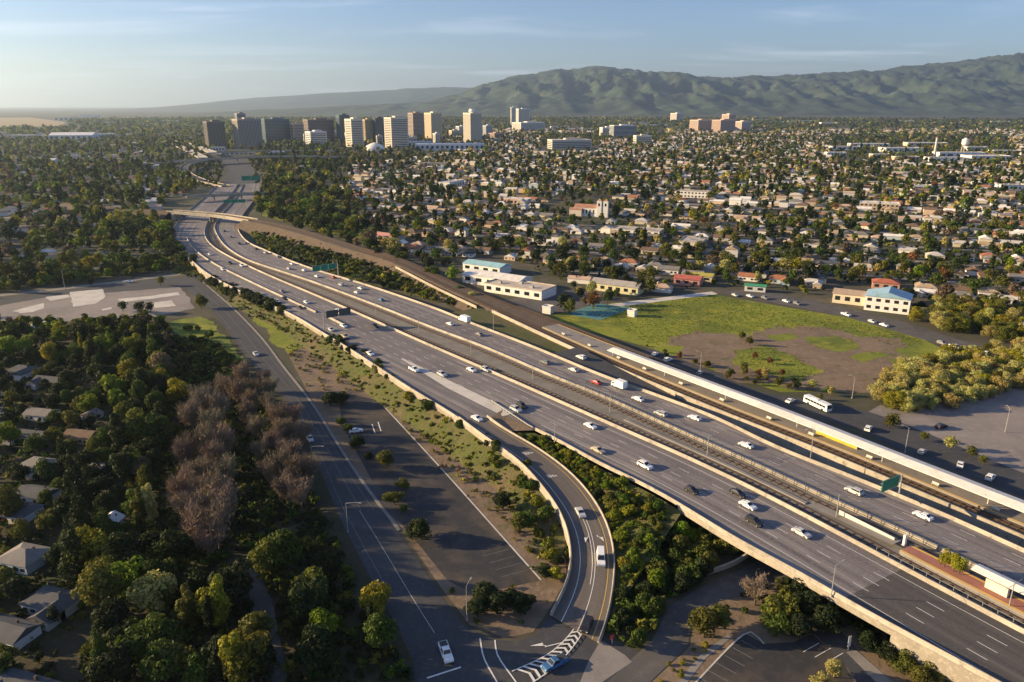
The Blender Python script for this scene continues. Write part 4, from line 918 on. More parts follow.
def box_truck(p, ang, colour, desc, L_=7.5, group=None):
    root = empty('box_truck', p, ang); c = PAINT[colour]
    mb = MB(); mb.box((-L_ / 2 + (L_ - 2.1) / 2, 0, 2.05), (L_ - 2.1, 2.4, 2.6)); mb.build('cargo_box', M_car, root, color=c)
    mb = MB(); prof_solid(mb, [(L_ / 2 - 2.0, .5), (L_ / 2, .5), (L_ / 2, 1.3), (L_ / 2 - .35, 2.3), (L_ / 2 - 2.0, 2.4)], 1.1, 1.0, 1.3); mb.build('cab', M_car, root, color=c)
    mb = MB(); mb.add([(L_ / 2 - .0, -.9, 1.38), (L_ / 2 - .0, .9, 1.38), (L_ / 2 - .28, .85, 2.2), (L_ / 2 - .28, -.85, 2.2)], [(0, 1, 2, 3)]); mb.build('windshield', M_glass, root)
    for s_ in (-1, 1): mb = MB(); mb.box((L_ / 2 - 1.0, s_ * 1.1, 1.8), (.9, .03, .6)); mb.build('side_window', M_glass, root)
    mb = MB(); mb.box((-.3, 0, .62), (L_ - .8, 1.0, .26)); mb.build('chassis', M_dark_steel, root)
    mb = MB(); mb.tube((0, -.15, 0), (0, .15, 0), .46, n=14); mb.tube((0, -.16, 0), (0, .16, 0), .26, n=10, m=1); w = mesh_of('wheel', mb.v, mb.f, [M_tyre, M_rim], mb.m)
    for sx in (L_ / 2 - 1.0, -L_ / 2 + 1.5):
        for sy in (-1, 1): obj('wheel', w, root, (sx, sy * .98, .46))
    return reg(root, '%s box truck %s' % (colour, desc), 'truck', group)
def bus(p, ang, desc):
    root = empty('bus', p, ang); c = PAINT['white']; L_ = 11.5
    mb = MB(); prof_solid(mb, [(-L_ / 2, .4), (L_ / 2, .4), (L_ / 2 + .05, 1.4), (L_ / 2 - .15, 2.95), (-L_ / 2 + .1, 3.0)], 1.27, 1.18, 1.4); mb.build('body', M_car, root, color=c)
    for s_ in (-1, 1):
        for k in range(7): mb = MB(); mb.box((-L_ / 2 + 1.4 + k * 1.42, s_ * 1.25, 1.95), (1.25, .06, .8)); mb.build('side_window', M_glass, root)
        mb = MB(); mb.box((0, s_ * 1.275, .85), (L_ - .6, .03, .35)); mb.build('stripe', M_blue, root)
    mb = MB(); mb.add([(L_ / 2 + .07, -1.1, 1.4), (L_ / 2 + .07, 1.1, 1.4), (L_ / 2 - .08, 1.05, 2.7), (L_ / 2 - .08, -1.05, 2.7)], [(0, 1, 2, 3)]); mb.build('windshield', M_glass, root)
    mb = MB(); mb.box((-1, 0, 3.06), (3.0, 1.6, .25)); mb.build('roof_unit', M_white_roof, root)
    mb = MB(); mb.tube((0, -.15, 0), (0, .15, 0), .5, n=14); w = mesh_of('wheel', mb.v, mb.f, [M_tyre])
    for sx in (3.6, -3.2):
        for sy in (-1, 1): obj('wheel', w, root, (sx, sy * 1.15, .5))
    return reg(root, desc, 'bus')
LAND = [((215, 235), 'near the railway bridge'), ((270, 275), 'midway round the far bend'), ((330, 315), 'by the dark sign gantry'), ((330, 280), 'by the wide green sign'), ((420, 365), 'before the pale new lane'), ((495, 405), 'beside the off-ramp gore'),
        ((600, 440), 'just past the gore'), ((660, 400), 'across from the station canopy'), ((560, 360), 'where the sunken ramp splits off'), ((470, 325), 'below the white warehouses'), ((745, 505), 'on the viaduct approach'), ((860, 500), 'near the brick platform')]
def land(px, py): return min(LAND, key=lambda t: (t[0][0] - px) ** 2 + (t[0][1] - py) ** 2 * 2)[1]
W_, B_k, G_, S_ = 'white', 'black', 'grey', 'silver'
NEARCARS = [(196, 256, G_, 'sedan'), (210, 254, W_, 'sedan'), (230, 263, B_k, 'suv'), (223, 269, W_, 'sedan'), (242, 265.5, W_, 'suv'), (282, 291, G_, 'sedan'), (277.5, 301, W_, 'sedan'), (284, 298, B_k, 'sedan'),
            (306.5, 302, W_, 'hatchback'), (300, 307, B_k, 'sedan'), (339.5, 313, W_, 'van'), (343.5, 325.5, W_, 'sedan'), (331, 329, S_, 'sedan'), (345, 336, 'beige', 'pickup'), (375, 326, B_k, 'suv'), (370, 353, W_, 'sedan'),
            (414, 369, W_, 'pickup'), (442, 374, S_, 'suv'), (471.5, 369.5, W_, 'sedan'), (486, 369.5, S_, 'suv'), (516, 409, S_, 'suv'), (522, 405.5, B_k, 'suv'), (477, 417.5, W_, 'sedan'), (590.5, 425.5, W_, 'sedan'),
            (598, 449.5, 'beige', 'sedan'), (645, 465.5, W_, 'suv'), (692, 490, B_k, 'hatchback'), (738, 493, B_k, 'sedan'), (748, 505, W_, 'sedan'), (754.5, 521.5, B_k, 'suv'), (801.5, 532.5, S_, 'sedan')]
FARCARS = [(224.7, 231, B_k, 'sedan'), (231, 237, G_, 'sedan'), (239, 243.6, B_k, 'suv'), (246, 243, G_, 'sedan'), (256, 249, B_k, 'sedan'), (265.6, 253, S_, 'suv'), (278, 257, G_, 'sedan'), (292, 264, W_, 'sedan'), (289, 268.6, S_, 'sedan'),
           (304, 270.5, W_, 'hatchback'), (317, 276.5, W_, 'sedan'), (333, 277.5, 'red', 'sedan'), (341, 285, S_, 'suv'), (360.6, 288.5, W_, 'sedan'), (356.7, 292.5, W_, 'hatchback'), (381, 300, 'blue', 'sedan'), (450, 324, W_, 'sedan'), (479, 334.5, G_, 'sedan'),
           (545, 362.5, G_, 'suv'), (573.5, 370, S_, 'sedan'), (596, 382.5, 'red', 'sedan'), (638, 399, W_, 'sedan'), (660.6, 414, S_, 'suv'), (694.7, 418, W_, 'sedan'), (746, 445, W_, 'sedan'), (854, 491, S_, 'suv'), (923, 515.5, W_, 'sedan')]
rng = random.Random(5)
for L_, nm, f in ((NEARCARS, 'near carriageway', math.pi), (FARCARS, 'far carriageway', 0.0)):
    for x, y, c, k in L_:
        p = atdeck(x, y, .6); s, o_ = so(p); p[2] = zdeck(base(s)[0][1]) + .012
        car(p, heading(s) + f + rng.uniform(-.012, .012), k, c, 'on the %s %s' % (nm, land(x, y)), 'cars on the freeway')
p = atdeck(464.5, 319.5, 1.2); box_truck(p, heading(so(p)[0]), 'white', 'on the far carriageway below the white warehouses')
p = atdeck(619, 385, 1.2); box_truck(p, heading(so(p)[0]), 'white', 'on the far carriageway beside the sunken ramp', 6.2)
def on_ramp(x, y, k, c, desc):
    t, f = near_t(x, y); return car(ramp_pt(t, f, .012), ramp_dir(t), k, c, desc, 'vehicles on the off-ramp')
on_ramp(581, 513, 'sedan', 'silver', 'on the shaded curve of the off-ramp'); on_ramp(601.5, 561, 'van', 'white', 'at the bend of the off-ramp'); on_ramp(588, 630, 'suv', 'black', 'in shadow at the foot of the off-ramp')
car(at(554.5, 666, .05), math.atan2(-.55, -.8), 'pickup', 'blue', 'leaving the off-ramp into the intersection', 'vehicles on the street')
car(at(446, 655, .1), math.atan2(-1, .35), 'pickup', 'white', 'waiting at the stop line of the left street', 'vehicles on the street')
car(at(256, 355, .1), math.atan2(-1, .6), 'sedan', 'silver', 'on the left street below the grassy lawn', 'vehicles on the street')
car(at(310, 440, .1), math.atan2(-1, .5), 'sedan', 'silver', 'on the left street beside the bare trees', 'vehicles on the street')
car(at(129, 282.5, .1), .1, 'sedan', 'white', 'on the cross street above the skate park', 'vehicles on the street')
car((sA2[3] + sB2[3]) / 2 + [0, 0, .02], math.atan2(*((sA2[4] - sA2[3])[1::-1])) + math.pi, 'suv', 'white', 'entering the sunken ramp', 'vehicles on the street')
car(at(941, 428, .06), .5, 'suv', 'black', 'parked in the station lot by the thicket', 'parked cars')
car(at(356, 432, .06), .3, 'sedan', 'white', 'parked under the shrubs of the dark lot', 'parked cars')
_b0, _b1 = at(817, 407, .08), at(826, 411.2, .08)
bus(_b0, math.atan2(*(_b1 - _b0)[1::-1]), 'white city bus with dark windows on the busway behind the station')
PARK = [(786, 302), (797, 304.5), (846, 315.5), (872, 322.5), (884, 326), (942, 344.5), (955, 348), (735, 296), (750, 297), (765, 299), (986, 355), (1005, 360)]
for i, (x, y) in enumerate(PARK):
    a_ = at(x, y, .06); q = at(x + 8, y + 2.6, .06); car(a_, math.atan2(q[1] - a_[1], q[0] - a_[0]), ['sedan', 'suv', 'pickup', 'hatchback'][i % 4], [W_, S_, W_, G_][(i * 7) % 4], 'parked along the road beyond the field', 'parked cars', False)
BW = [(655, 355), (668, 361), (700, 374), (790, 402), (868, 430), (922, 453), (960, 466), (990, 479)]
for i, (x, y) in enumerate(BW):
    car(at(x, y, .08), math.atan2(-.6, 1) + (1.3 if i % 2 else 1.5), ['sedan', 'suv', 'hatchback'][i % 3], [W_, W_, S_][i % 3], 'parked in the shade behind the station canopy', 'parked cars', False)

# ================================================================== houses
HR = random.Random(21)
WALLC = [('cream', (.62, .55, .42)), ('white', (.72, .70, .66)), ('tan', (.45, .36, .26)), ('ashen', (.50, .50, .49)), ('peach', (.60, .44, .32)), ('bluish', (.42, .50, .55))]
ROOFC = [('grey', (.20, .19, .18)), ('brown', (.17, .115, .08)), ('tan', (.38, .29, .20)), ('ashen', (.50, .48, .45)), ('terracotta', (.34, .15, .085)), ('slate', (.085, .09, .10)), ('white', (.70, .68, .64)), ('peach', (.48, .35, .26))]
ROOFW = [6, 5, 3, 5, 2, 4, 4, 2.5]
def gable(mb, cx, cy, w, d, z0, h, eav=.45, axis='x', m=0):
    """solid gable roof over a w x d box; ridge along axis"""
    a, b = w / 2 + eav, d / 2 + eav; t = .18
    if axis == 'x': V = [(-a, -b, z0), (a, -b, z0), (a, b, z0), (-a, b, z0), (-a, 0, z0 + h), (a, 0, z0 + h)]; Fs = [(0, 1, 5, 4), (2, 3, 4, 5), (0, 4, 3), (1, 2, 5), (3, 2, 1, 0)]
    else: V = [(-a, -b, z0), (a, -b, z0), (a, b, z0), (-a, b, z0), (0, -b, z0 + h), (0, b, z0 + h)]; Fs = [(1, 2, 5, 4), (3, 0, 4, 5), (0, 1, 4), (2, 3, 5), (3, 2, 1, 0)]
    mb.add([(x + cx, y + cy, z) for x, y, z in V], Fs, m)
def hip(mb, cx, cy, w, d, z0, h, eav=.5, m=0):
    a, b = w / 2 + eav, d / 2 + eav; r = max(.3, a - b) if a >= b else 0; q = max(.3, b - a) if b > a else 0
    V = [(-a, -b, z0), (a, -b, z0), (a, b, z0), (-a, b, z0)] + ([(-r, 0, z0 + h), (r, 0, z0 + h)] if a >= b else [(0, -q, z0 + h), (0, q, z0 + h)])
    Fs = [(0, 1, 5, 4), (2, 3, 4, 5), (3, 0, 4), (1, 2, 5)] if a >= b else [(1, 2, 5, 4), (3, 0, 4, 5), (0, 1, 4), (2, 3, 5)]
    mb.add([(x + cx, y + cy, z) for x, y, z in V], Fs + [(3, 2, 1, 0)], m)
def house_proto(k):
    wb, rb = MB(), MB(); wins, door, chim = [], None, None
    def w_(cx, cy, w, d, h): wb.box((cx, cy, h / 2), (w, d, h))
    if k == 0: w_(0, 0, 14, 8.5, 3.0); gable(rb, 0, 0, 14, 8.5, 3.02, 2.1); ft = -4.25; xs = (-5, -2.4, 2.6, 5.2)
    elif k == 1: w_(0, 1, 13, 8, 3.0); w_(3.6, -4.2, 5.8, 5.5, 2.95); hip(rb, 0, 1, 13, 8, 3.02, 2.2); gable(rb, 3.6, -3.4, 5.8, 7.0, 2.98, 1.6, axis='y'); ft = -3.0; xs = (-5, -2.6)
    elif k == 2: w_(0, 0, 12, 10, 3.1); hip(rb, 0, 0, 12, 10, 3.12, 2.3); ft = -5.0; xs = (-4.4, -1.8, 2.0, 4.4)
    elif k == 3: w_(0, 0, 9, 8, 5.6); w_(6.2, -.5, 4.2, 6, 2.9); gable(rb, 0, 0, 9, 8, 5.62, 2.2, axis='y'); gable(rb, 6.2, -.5, 4.2, 6, 2.92, 1.2, axis='y'); ft = -4.0; xs = (-3, 2.6)
    elif k == 4: w_(0, 0, 16, 7, 3.0); w_(-5.5, -4.6, 5, 4.5, 2.95); gable(rb, 0, 0, 16, 7, 3.02, 1.7); gable(rb, -5.5, -3.9, 5, 5.6, 2.98, 1.4, axis='y'); ft = -3.5; xs = (-.5, 2.5, 5.8)
    else: w_(0, 0, 10, 7.5, 2.9); gable(rb, 0, 0, 10, 7.5, 2.92, 2.4, axis='y'); ft = -3.75; xs = (-3.2, 3.2)
    wm = mesh_of('house_wall', wb.v, wb.f, M_objc); rm = mesh_of('house_roof', rb.v, rb.f, M_roof_obj)
    P = []
    for x in xs:
        mb = MB(); mb.box((x, ft - .02, 1.55), (1.5, .08, 1.2)); P.append(('window', mesh_of('window', mb.v, mb.f, M_glass)))
        mb = MB(); mb.box((x, ft - .03, .9), (1.7, .12, .1)); P.append(('window_sill', mesh_of('window_sill', mb.v, mb.f, M_white_roof)))
    mb = MB(); mb.box(((xs[0] + xs[1]) / 2 if k != 3 else 0, ft - .02, 1.05), (1.0, .08, 2.1)); P.append(('door', mesh_of('door', mb.v, mb.f, M_red if k == 2 else M_conc)))
    sx = {0: -7, 1: -6.5, 2: -6, 3: -4.5, 4: -8, 5: -5}[k]
    for y in (-1.6, 1.6): mb = MB(); mb.box((sx - .02, y, 1.6), (.08, 1.4, 1.1)); P.append(('window', mesh_of('window', mb.v, mb.f, M_glass)))
    mb = MB(); mb.box((2.2, 1.6, 4.3 if k != 3 else 7.0), (.6, .6, 1.9)); P.append(('chimney', mesh_of('chimney', mb.v, mb.f, M_bark)))
    return wm, rm, P
HPROTO = [house_proto(k) for k in range(6)]
SITES = []      # occupied ground circles (x, y, r)
KNAME = ['long gabled house', 'L-shaped house', 'hip-roofed house', 'two-storey house', 'low ranch house', 'small gabled house']
def house(x, y, ang, k, wc, rc, zone, detail, sc=1.0, group='houses of the neighbourhoods'):
    root = empty('house', (x, y, 0), ang); root.scale = (sc, sc, sc); wm, rm, P = HPROTO[k]
    obj('wall', wm, root, color=wc[1]); rf = obj('roof', rm, root, color=rc[1])
    if detail:
        for nm, me in P: obj(nm, me, rf if nm == 'chimney' else root)
    SITES.append((x, y, 7.5 * sc))
    return reg(root, '%s %s with %s roof %s' % (wc[0], KNAME[k], rc[0], zone), 'house', group)
# bottom-left houses, nearest the camera
slate, grey, brown, wht, tan, pgrey = ROOFC[5], ROOFC[0], ROOFC[1], ROOFC[6], ROOFC[2], ROOFC[3]
for (x, y, deg, k, wc, rc, sc) in [(22, 372, -12, 1, 1, slate, 1.15), (52, 382, -14, 4, 3, slate, 1.15), (42, 414, -12, 0, 1, grey, 1.0), (30, 436, -12, 4, 3, slate, 1.05), (82, 436, -12, 0, 2, brown, 1.0), (38, 466, -14, 1, 1, grey, 1.05), (100, 470, 70, 5, 3, grey, .9),
        (38, 494, -14, 0, 1, slate, 1.0), (92, 414, -10, 5, 1, grey, .8), (20, 512, -14, 2, 1, slate, 1.0), (110, 520, -8, 5, 1, ('white', (.62, .66, .70)), .8), (25, 558, -16, 2, 5, grey, 1.1), (50, 605, -16, 1, 3, slate, 1.15), (8, 632, -18, 0, 1, slate, 1.05), (25, 690, -18, 4, 3, slate, 1.1), (-20, 590, -16, 2, 0, grey, 1.0)]:
    p = at(x, y, 1.5); house(p[0], p[1], math.radians(deg), k, WALLC[wc], rc, 'beside the dark wood', True, sc * .72, 'houses at the left edge')
# neighbourhood grids
EXCL = [[(455, 258), (500, 255), (560, 285), (560, 305), (520, 305), (455, 285)], [(560, 190), (618, 190), (618, 222), (560, 222)], [(830, 285), (912, 285), (912, 325), (830, 325)], [(355, 225), (400, 225), (400, 250), (355, 250)],
        [(585, 278), (645, 278), (645, 298), (585, 298)], [(505, 285), (640, 285), (640, 322), (505, 322)], [(830, 134), (1010, 134), (1010, 162), (830, 162)], [(595, 118), (665, 118), (665, 140), (595, 140)], [(540, 134), (600, 134), (600, 152), (540, 152)],
        [(0, 265), (205, 265), (205, 330), (0, 330)], [(300, 195), (345, 190), (372, 218), (345, 240), (270, 225), (250, 200)], [(905, 318), (1030, 330), (1030, 430), (905, 430)]]
RES_R = [(372, 232), (400, 246), (452, 270), (500, 254), (560, 284), (600, 296), (640, 294), (715, 287), (770, 288), (860, 303), (925, 318), (1260, 380), (1260, 109), (485, 109), (430, 156), (350, 168), (345, 200), (372, 215)]
RES_L = [(-260, 118), (150, 118), (140, 150), (160, 170), (182, 180), (180, 196), (168, 206), (150, 240), (120, 262), (-260, 285)]
def free(px, py):
    return not any(inside(px, py, e) for e in EXCL)
LOTS = []
for zone, poly, rot in (('R', RES_R, math.radians(-24)), ('L', RES_L, math.radians(14))):
    cs, sn = math.cos(rot), math.sin(rot); R = 3400
    v = -R; row = 0
    while v < R:
        row += 1; setb = 14 if row % 2 else 0
        u = -R
        while u < R:
            du = HR.uniform(15, 20)
            if int(u // 190) != int((u + du) // 190): du += 13
            uu = u + du / 2; vv = v + (13 if row % 2 else 0) + HR.uniform(-2, 2)
            u += du
            x, y = uu * cs - vv * sn, uu * sn + vv * cs + 900
            if y < 240 or y > 3600: continue
            px, py = topx((x, y, 0))
            if px < -230 or px > 1240 or not inside(px, py, poly) or not free(px, py): continue
            dd_ = math.hypot(x, y); wd_ = mnoise.noise(Vector((x * .004, y * .004, 9)))
            if HR.random() < (.12 if zone == 'R' else .38) + .42 * min(1, max(0, (dd_ - 900) / 1800)) + .5 * max(0, wd_ - .05): continue
            LOTS.append((x * x + y * y, x, y, rot + (0 if row % 2 else math.pi) + HR.uniform(-.05, .05), zone, px, py, row))
        v += 28 if row % 2 else 37
LOTS.sort()
def zone_of(zone, px, py):
    if zone == 'L': return 'left of the freeway'
    if py > 255: return ('behind the white warehouses' if px < 600 else 'along the road beyond the field' if px < 860 else 'behind the thicket at far right')
    if py > 225: return ('above the rail curve' if px < 520 else 'two streets beyond the field' if px < 800 else 'in the right-hand blocks')
    return ('below the downtown towers' if px < 520 else 'around the cream church' if px < 680 else 'deep in the neighbourhood')
n_ind = 280; cnt_ind = 0
FARH = []
for i, (d2, x, y, a_, zone, px, py, row) in enumerate(LOTS):
    k = HR.choices(range(6), [4, 3, 3, 1.2, 3, 4])[0]; wc = HR.choices(WALLC, [4, 5, 2, 2, 2, 1])[0]; rc = HR.choices(ROOFC, ROOFW)[0]; sc = HR.uniform(.82, 1.02)
    if -8 < px < 1032 and cnt_ind < n_ind:
        cnt_ind += 1; house(x, y, a_, k, wc, rc, zone_of(zone, px, py), cnt_ind < 90, sc)
    else: FARH.append((x, y, a_, wc[1], rc[1], sc)); SITES.append((x, y, 7))
# streets between the rows: one sheet per area
def street_rows(poly, rot, name):
    cs, sn = math.cos(rot), math.sin(rot); mb = MB(); R = 3400; v = -R; row = 0
    while v < R:
        row += 1
        if row % 2:
            vv = v + 13 + 18.5 - 36; 
            u = -R
            while u < R:
                c = [(uu * cs - w * sn, uu * sn + w * cs + 900) for uu, w in ((u, vv - 4.5), (u + 60, vv - 4.5), (u + 60, vv + 4.5), (u, vv + 4.5))]
                if all(y > 240 for x, y in c):
                    ok = all(inside(*topx((x, y, 0)), poly) and free(*topx((x, y, 0))) for x, y in c)
                    if ok: mb.add([(x, y, .02) for x, y in c], [(0, 1, 2, 3)])
                u += 60
        v += 28 if row % 2 else 37
    return struct(mb.build(name, M_lot))
street_rows(RES_R, math.radians(-24), 'neighbourhood_street'); street_rows(RES_L, math.radians(14), 'neighbourhood_street')
# the many houses farther off: one mass
def house_mass(L, name):
    n = len(L); A = np.array([(x, y, a_, s) for x, y, a_, wc, rc, s in L]); rs = np.random.RandomState(4)
    w = rs.uniform(9, 15, n) / 2; d = rs.uniform(8, 10.5, n) / 2; h = np.where(rs.rand(n) < .15, 5.6, 3.0); r = rs.uniform(1.6, 2.4, n); hp = rs.rand(n) < .4; e = .4
    def P(lx, ly, z): c, s = np.cos(A[:, 2]), np.sin(A[:, 2]); return np.stack([A[:, 0] + lx * c - ly * s, A[:, 1] + lx * s + ly * c, z], 1)
    z0 = np.zeros(n); V = np.stack([P(-w, -d, z0), P(w, -d, z0), P(w, d, z0), P(-w, d, z0), P(-w, -d, h), P(w, -d, h), P(w, d, h), P(-w, d, h),
         P(-w - e, -d - e, h + .02), P(w + e, -d - e, h + .02), P(w + e, d + e, h + .02), P(-w - e, d + e, h + .02), P(np.where(hp, -w * .35, -w - e), 0 * w, h + r), P(np.where(hp, w * .35, w + e), 0 * w, h + r)], 1)
    q = np.array([(0, 1, 5, 4), (1, 2, 6, 5), (2, 3, 7, 6), (3, 0, 4, 7), (8, 9, 13, 12), (10, 11, 12, 13), (11, 8, 12, 12), (9, 10, 13, 13)])
    Fq = []
    for f in q[:6]: Fq.append(f)
    tri = [(11, 8, 12), (9, 10, 13)]
    T3 = [(f[0], f[1], f[2]) for f in Fq] + [(f[0], f[2], f[3]) for f in Fq] + tri
    Fs = (np.arange(n)[:, None, None] * 14 + np.array(T3)[None]).reshape(-1, 3)
    tint = np.zeros((n, 14, 3)); tint[:, :8] = np.array([l[3] for l in L])[:, None]; tint[:, 8:] = np.array([l[4] for l in L])[:, None]
    o = obj(name, mesh_of(name, V.reshape(-1, 3), Fs, M_tint, tint=tint.reshape(-1, 3))); o['kind'] = 'stuff'
    o['label'] = 'mass of small distant houses spread between trees to the hills'; o['category'] = 'houses'
    return o
house_mass(FARH, 'distant_houses')

# ================================================================== single larger buildings
def bld_at(px, py): return at(px, py, 0)
def px_w(px0, px1, py): a_, b_ = at(px0, py, 0), at(px1, py, 0); return abs(b_[0] - a_[0])
def shed(px, py, w, d, h, deg, wallc, roofc, label, roof='flat', rh=1.5, cat='building', name='commercial_building', windows=0, rows=1):
    p = bld_at(px, py); root = empty(name, (p[0], p[1], 0), math.radians(deg)); SITES.append((p[0], p[1], max(w, d) * .55))
    mb = MB(); mb.box((0, 0, h / 2), (w, d, h)); mb.build('wall', M_objc, root, color=wallc)
    mb = MB()
    if roof == 'gable': gable(mb, 0, 0, w, d, h + .02, rh, .5)
    elif roof == 'gabley': gable(mb, 0, 0, w, d, h + .02, rh, .5, axis='y')
    elif roof == 'hip': hip(mb, 0, 0, w, d, h + .02, rh)
    else:
        mb.box((0, 0, h + .1), (w + .2, d + .2, .2))
        for s_ in (-1, 1): mb.box((s_ * (w / 2), 0, h + .45), (.3, d + .3, .5)); mb.box((0, s_ * (d / 2), h + .45), (w - .4, .3, .5))
    rf = mb.build('roof', M_roof_obj, root, color=roofc)
    if roof == 'flat' and w > 14:
        for k in range(3): mb = MB(); mb.box((w * (-.3 + .28 * k), d * (.15 if k % 2 else -.2), h + .9), (2.2, 1.8, 1.4)); mb.build('roof_unit', M_steel, rf)
    for r in range(rows):
        for k in range(windows):
            x = -w / 2 + w * (k + .5) / windows; z = h * (r + .55) / rows; ww = w / windows * .5; hh = h / rows * .42
            mb = MB(); mb.box((x, -d / 2 - .03, z), (ww, .1, hh)); mb.build('window', M_glass, root)
    return reg(root, label, cat)
WH, CR, TN_, BL, PK = (.74, .72, .68), (.62, .54, .40), (.42, .34, .25), (.30, .45, .55), (.58, .38, .30)
shed(487, 271, 30, 14, 5, -33, WH, (.30, .52, .58), 'white warehouse with pale teal roof, farthest of the three by the rails', 'gable', 1.6, windows=4)
shed(497, 284, 42, 16, 5.5, -33, WH, (.72, .70, .66), 'long white gabled warehouse, middle of the three by the rails', 'gable', 2.0, windows=5)
shed(520, 293, 40, 17, 5, -33, WH, (.52, .45, .38), 'white warehouse with flat tan roof nearest the rails', 'flat', windows=6)
shed(617, 291, 30, 10, 4.5, -30, (.62, .58, .36), (.34, .32, .30), 'cream long house with grey roof beside the blue court', 'gable', 2.4, windows=6, cat='house')
shed(388, 241, 26, 14, 5, -35, (.5, .42, .38), (.55, .28, .24), 'building with pink sheet roof above the rail curve', 'gable', 1.8, windows=4)
shed(887, 309, 22, 16, 8, -30, WH, (.26, .42, .55), 'white hall with blue gabled roof beside the field road', 'gabley', 3.0, windows=5, rows=2)
shed(858, 303, 26, 12, 5.5, -30, CR, (.42, .32, .24), 'cream annex with brown roof beside the blue-roofed hall', 'gable', 1.8, windows=5)
shed(688, 284, 16, 10, 4, -25, (.5, .25, .2), (.42, .12, .10), 'small building with dark red roof at the field corner', 'gable', 1.8, windows=3)
shed(702, 280, 14, 9, 3.5, -25, (.5, .45, .3), (.40, .36, .08), 'small building with mustard roof behind the red-roofed one', 'gable', 1.4, windows=2)
shed(755, 291, 12, 5, 3.5, -22, (.6, .6, .56), (.05, .28, .15), 'small kiosk with green roof at the top of the field', 'gable', 1.0, windows=2)
shed(885, 288, 15, 10, 4, -24, (.5, .3, .22), (.40, .13, .08), 'house with bright red-orange roof above the blue-roofed hall', 'hip', 1.8, cat='house', windows=3)
shed(632, 316, 4, 4, 3, -30, WH, WH, 'tiny white shed near the railway by the court', 'flat')
shed(548, 313, 5, 4, 3.5, -30, WH, WH, 'small white hut beside the far railway track', 'flat')
# church
p = bld_at(592, 216); root = empty('church', (p[0], p[1], 0), math.radians(-20)); root.scale = (.78, .78, .72); SITES.append((p[0], p[1], 30))
mb = MB(); mb.box((-6, 4, 6), (34, 18, 12)); mb.build('nave_wall', M_objc, root, color=(.76, .72, .66))
mb = MB(); gable(mb, -6, 4, 34, 18, 12.02, 4); mb.build('roof', M_roof_obj, root, color=(.42, .22, .14))
for x_ in (10.5, 19):
    mb = MB(); mb.box((x_, -4, 11), (6, 6, 22)); t_ = mb.build('tower', M_objc, root, color=(.80, .77, .72)); mb = MB(); hip(mb, x_, -4, 5, 5, 22.02, 3); mb.build('tower_roof', M_roof_obj, t_, color=(.45, .25, .16))
    mb = MB(); mb.box((x_, -7.02, 17), (2.2, .1, 4)); mb.build('belfry_opening', M_glass, t_)
mb = MB(); mb.box((-20, -4, 4.5), (16, 10, 9)); mb.build('wing_wall', M_objc, root, color=(.68, .60, .50)); mb = MB(); gable(mb, -20, -4, 16, 10, 9.02, 2.6); mb.build('wing_roof', M_roof_obj, root, color=(.42, .22, .14))
for k in range(6): mb = MB(); mb.box((-20 + k * 4.6, -5.04, 6.5), (1.6, .1, 5)); mb.build('window', M_glass, root)
reg(root, 'cream mission church with two towers and tiled roof among houses', 'church')

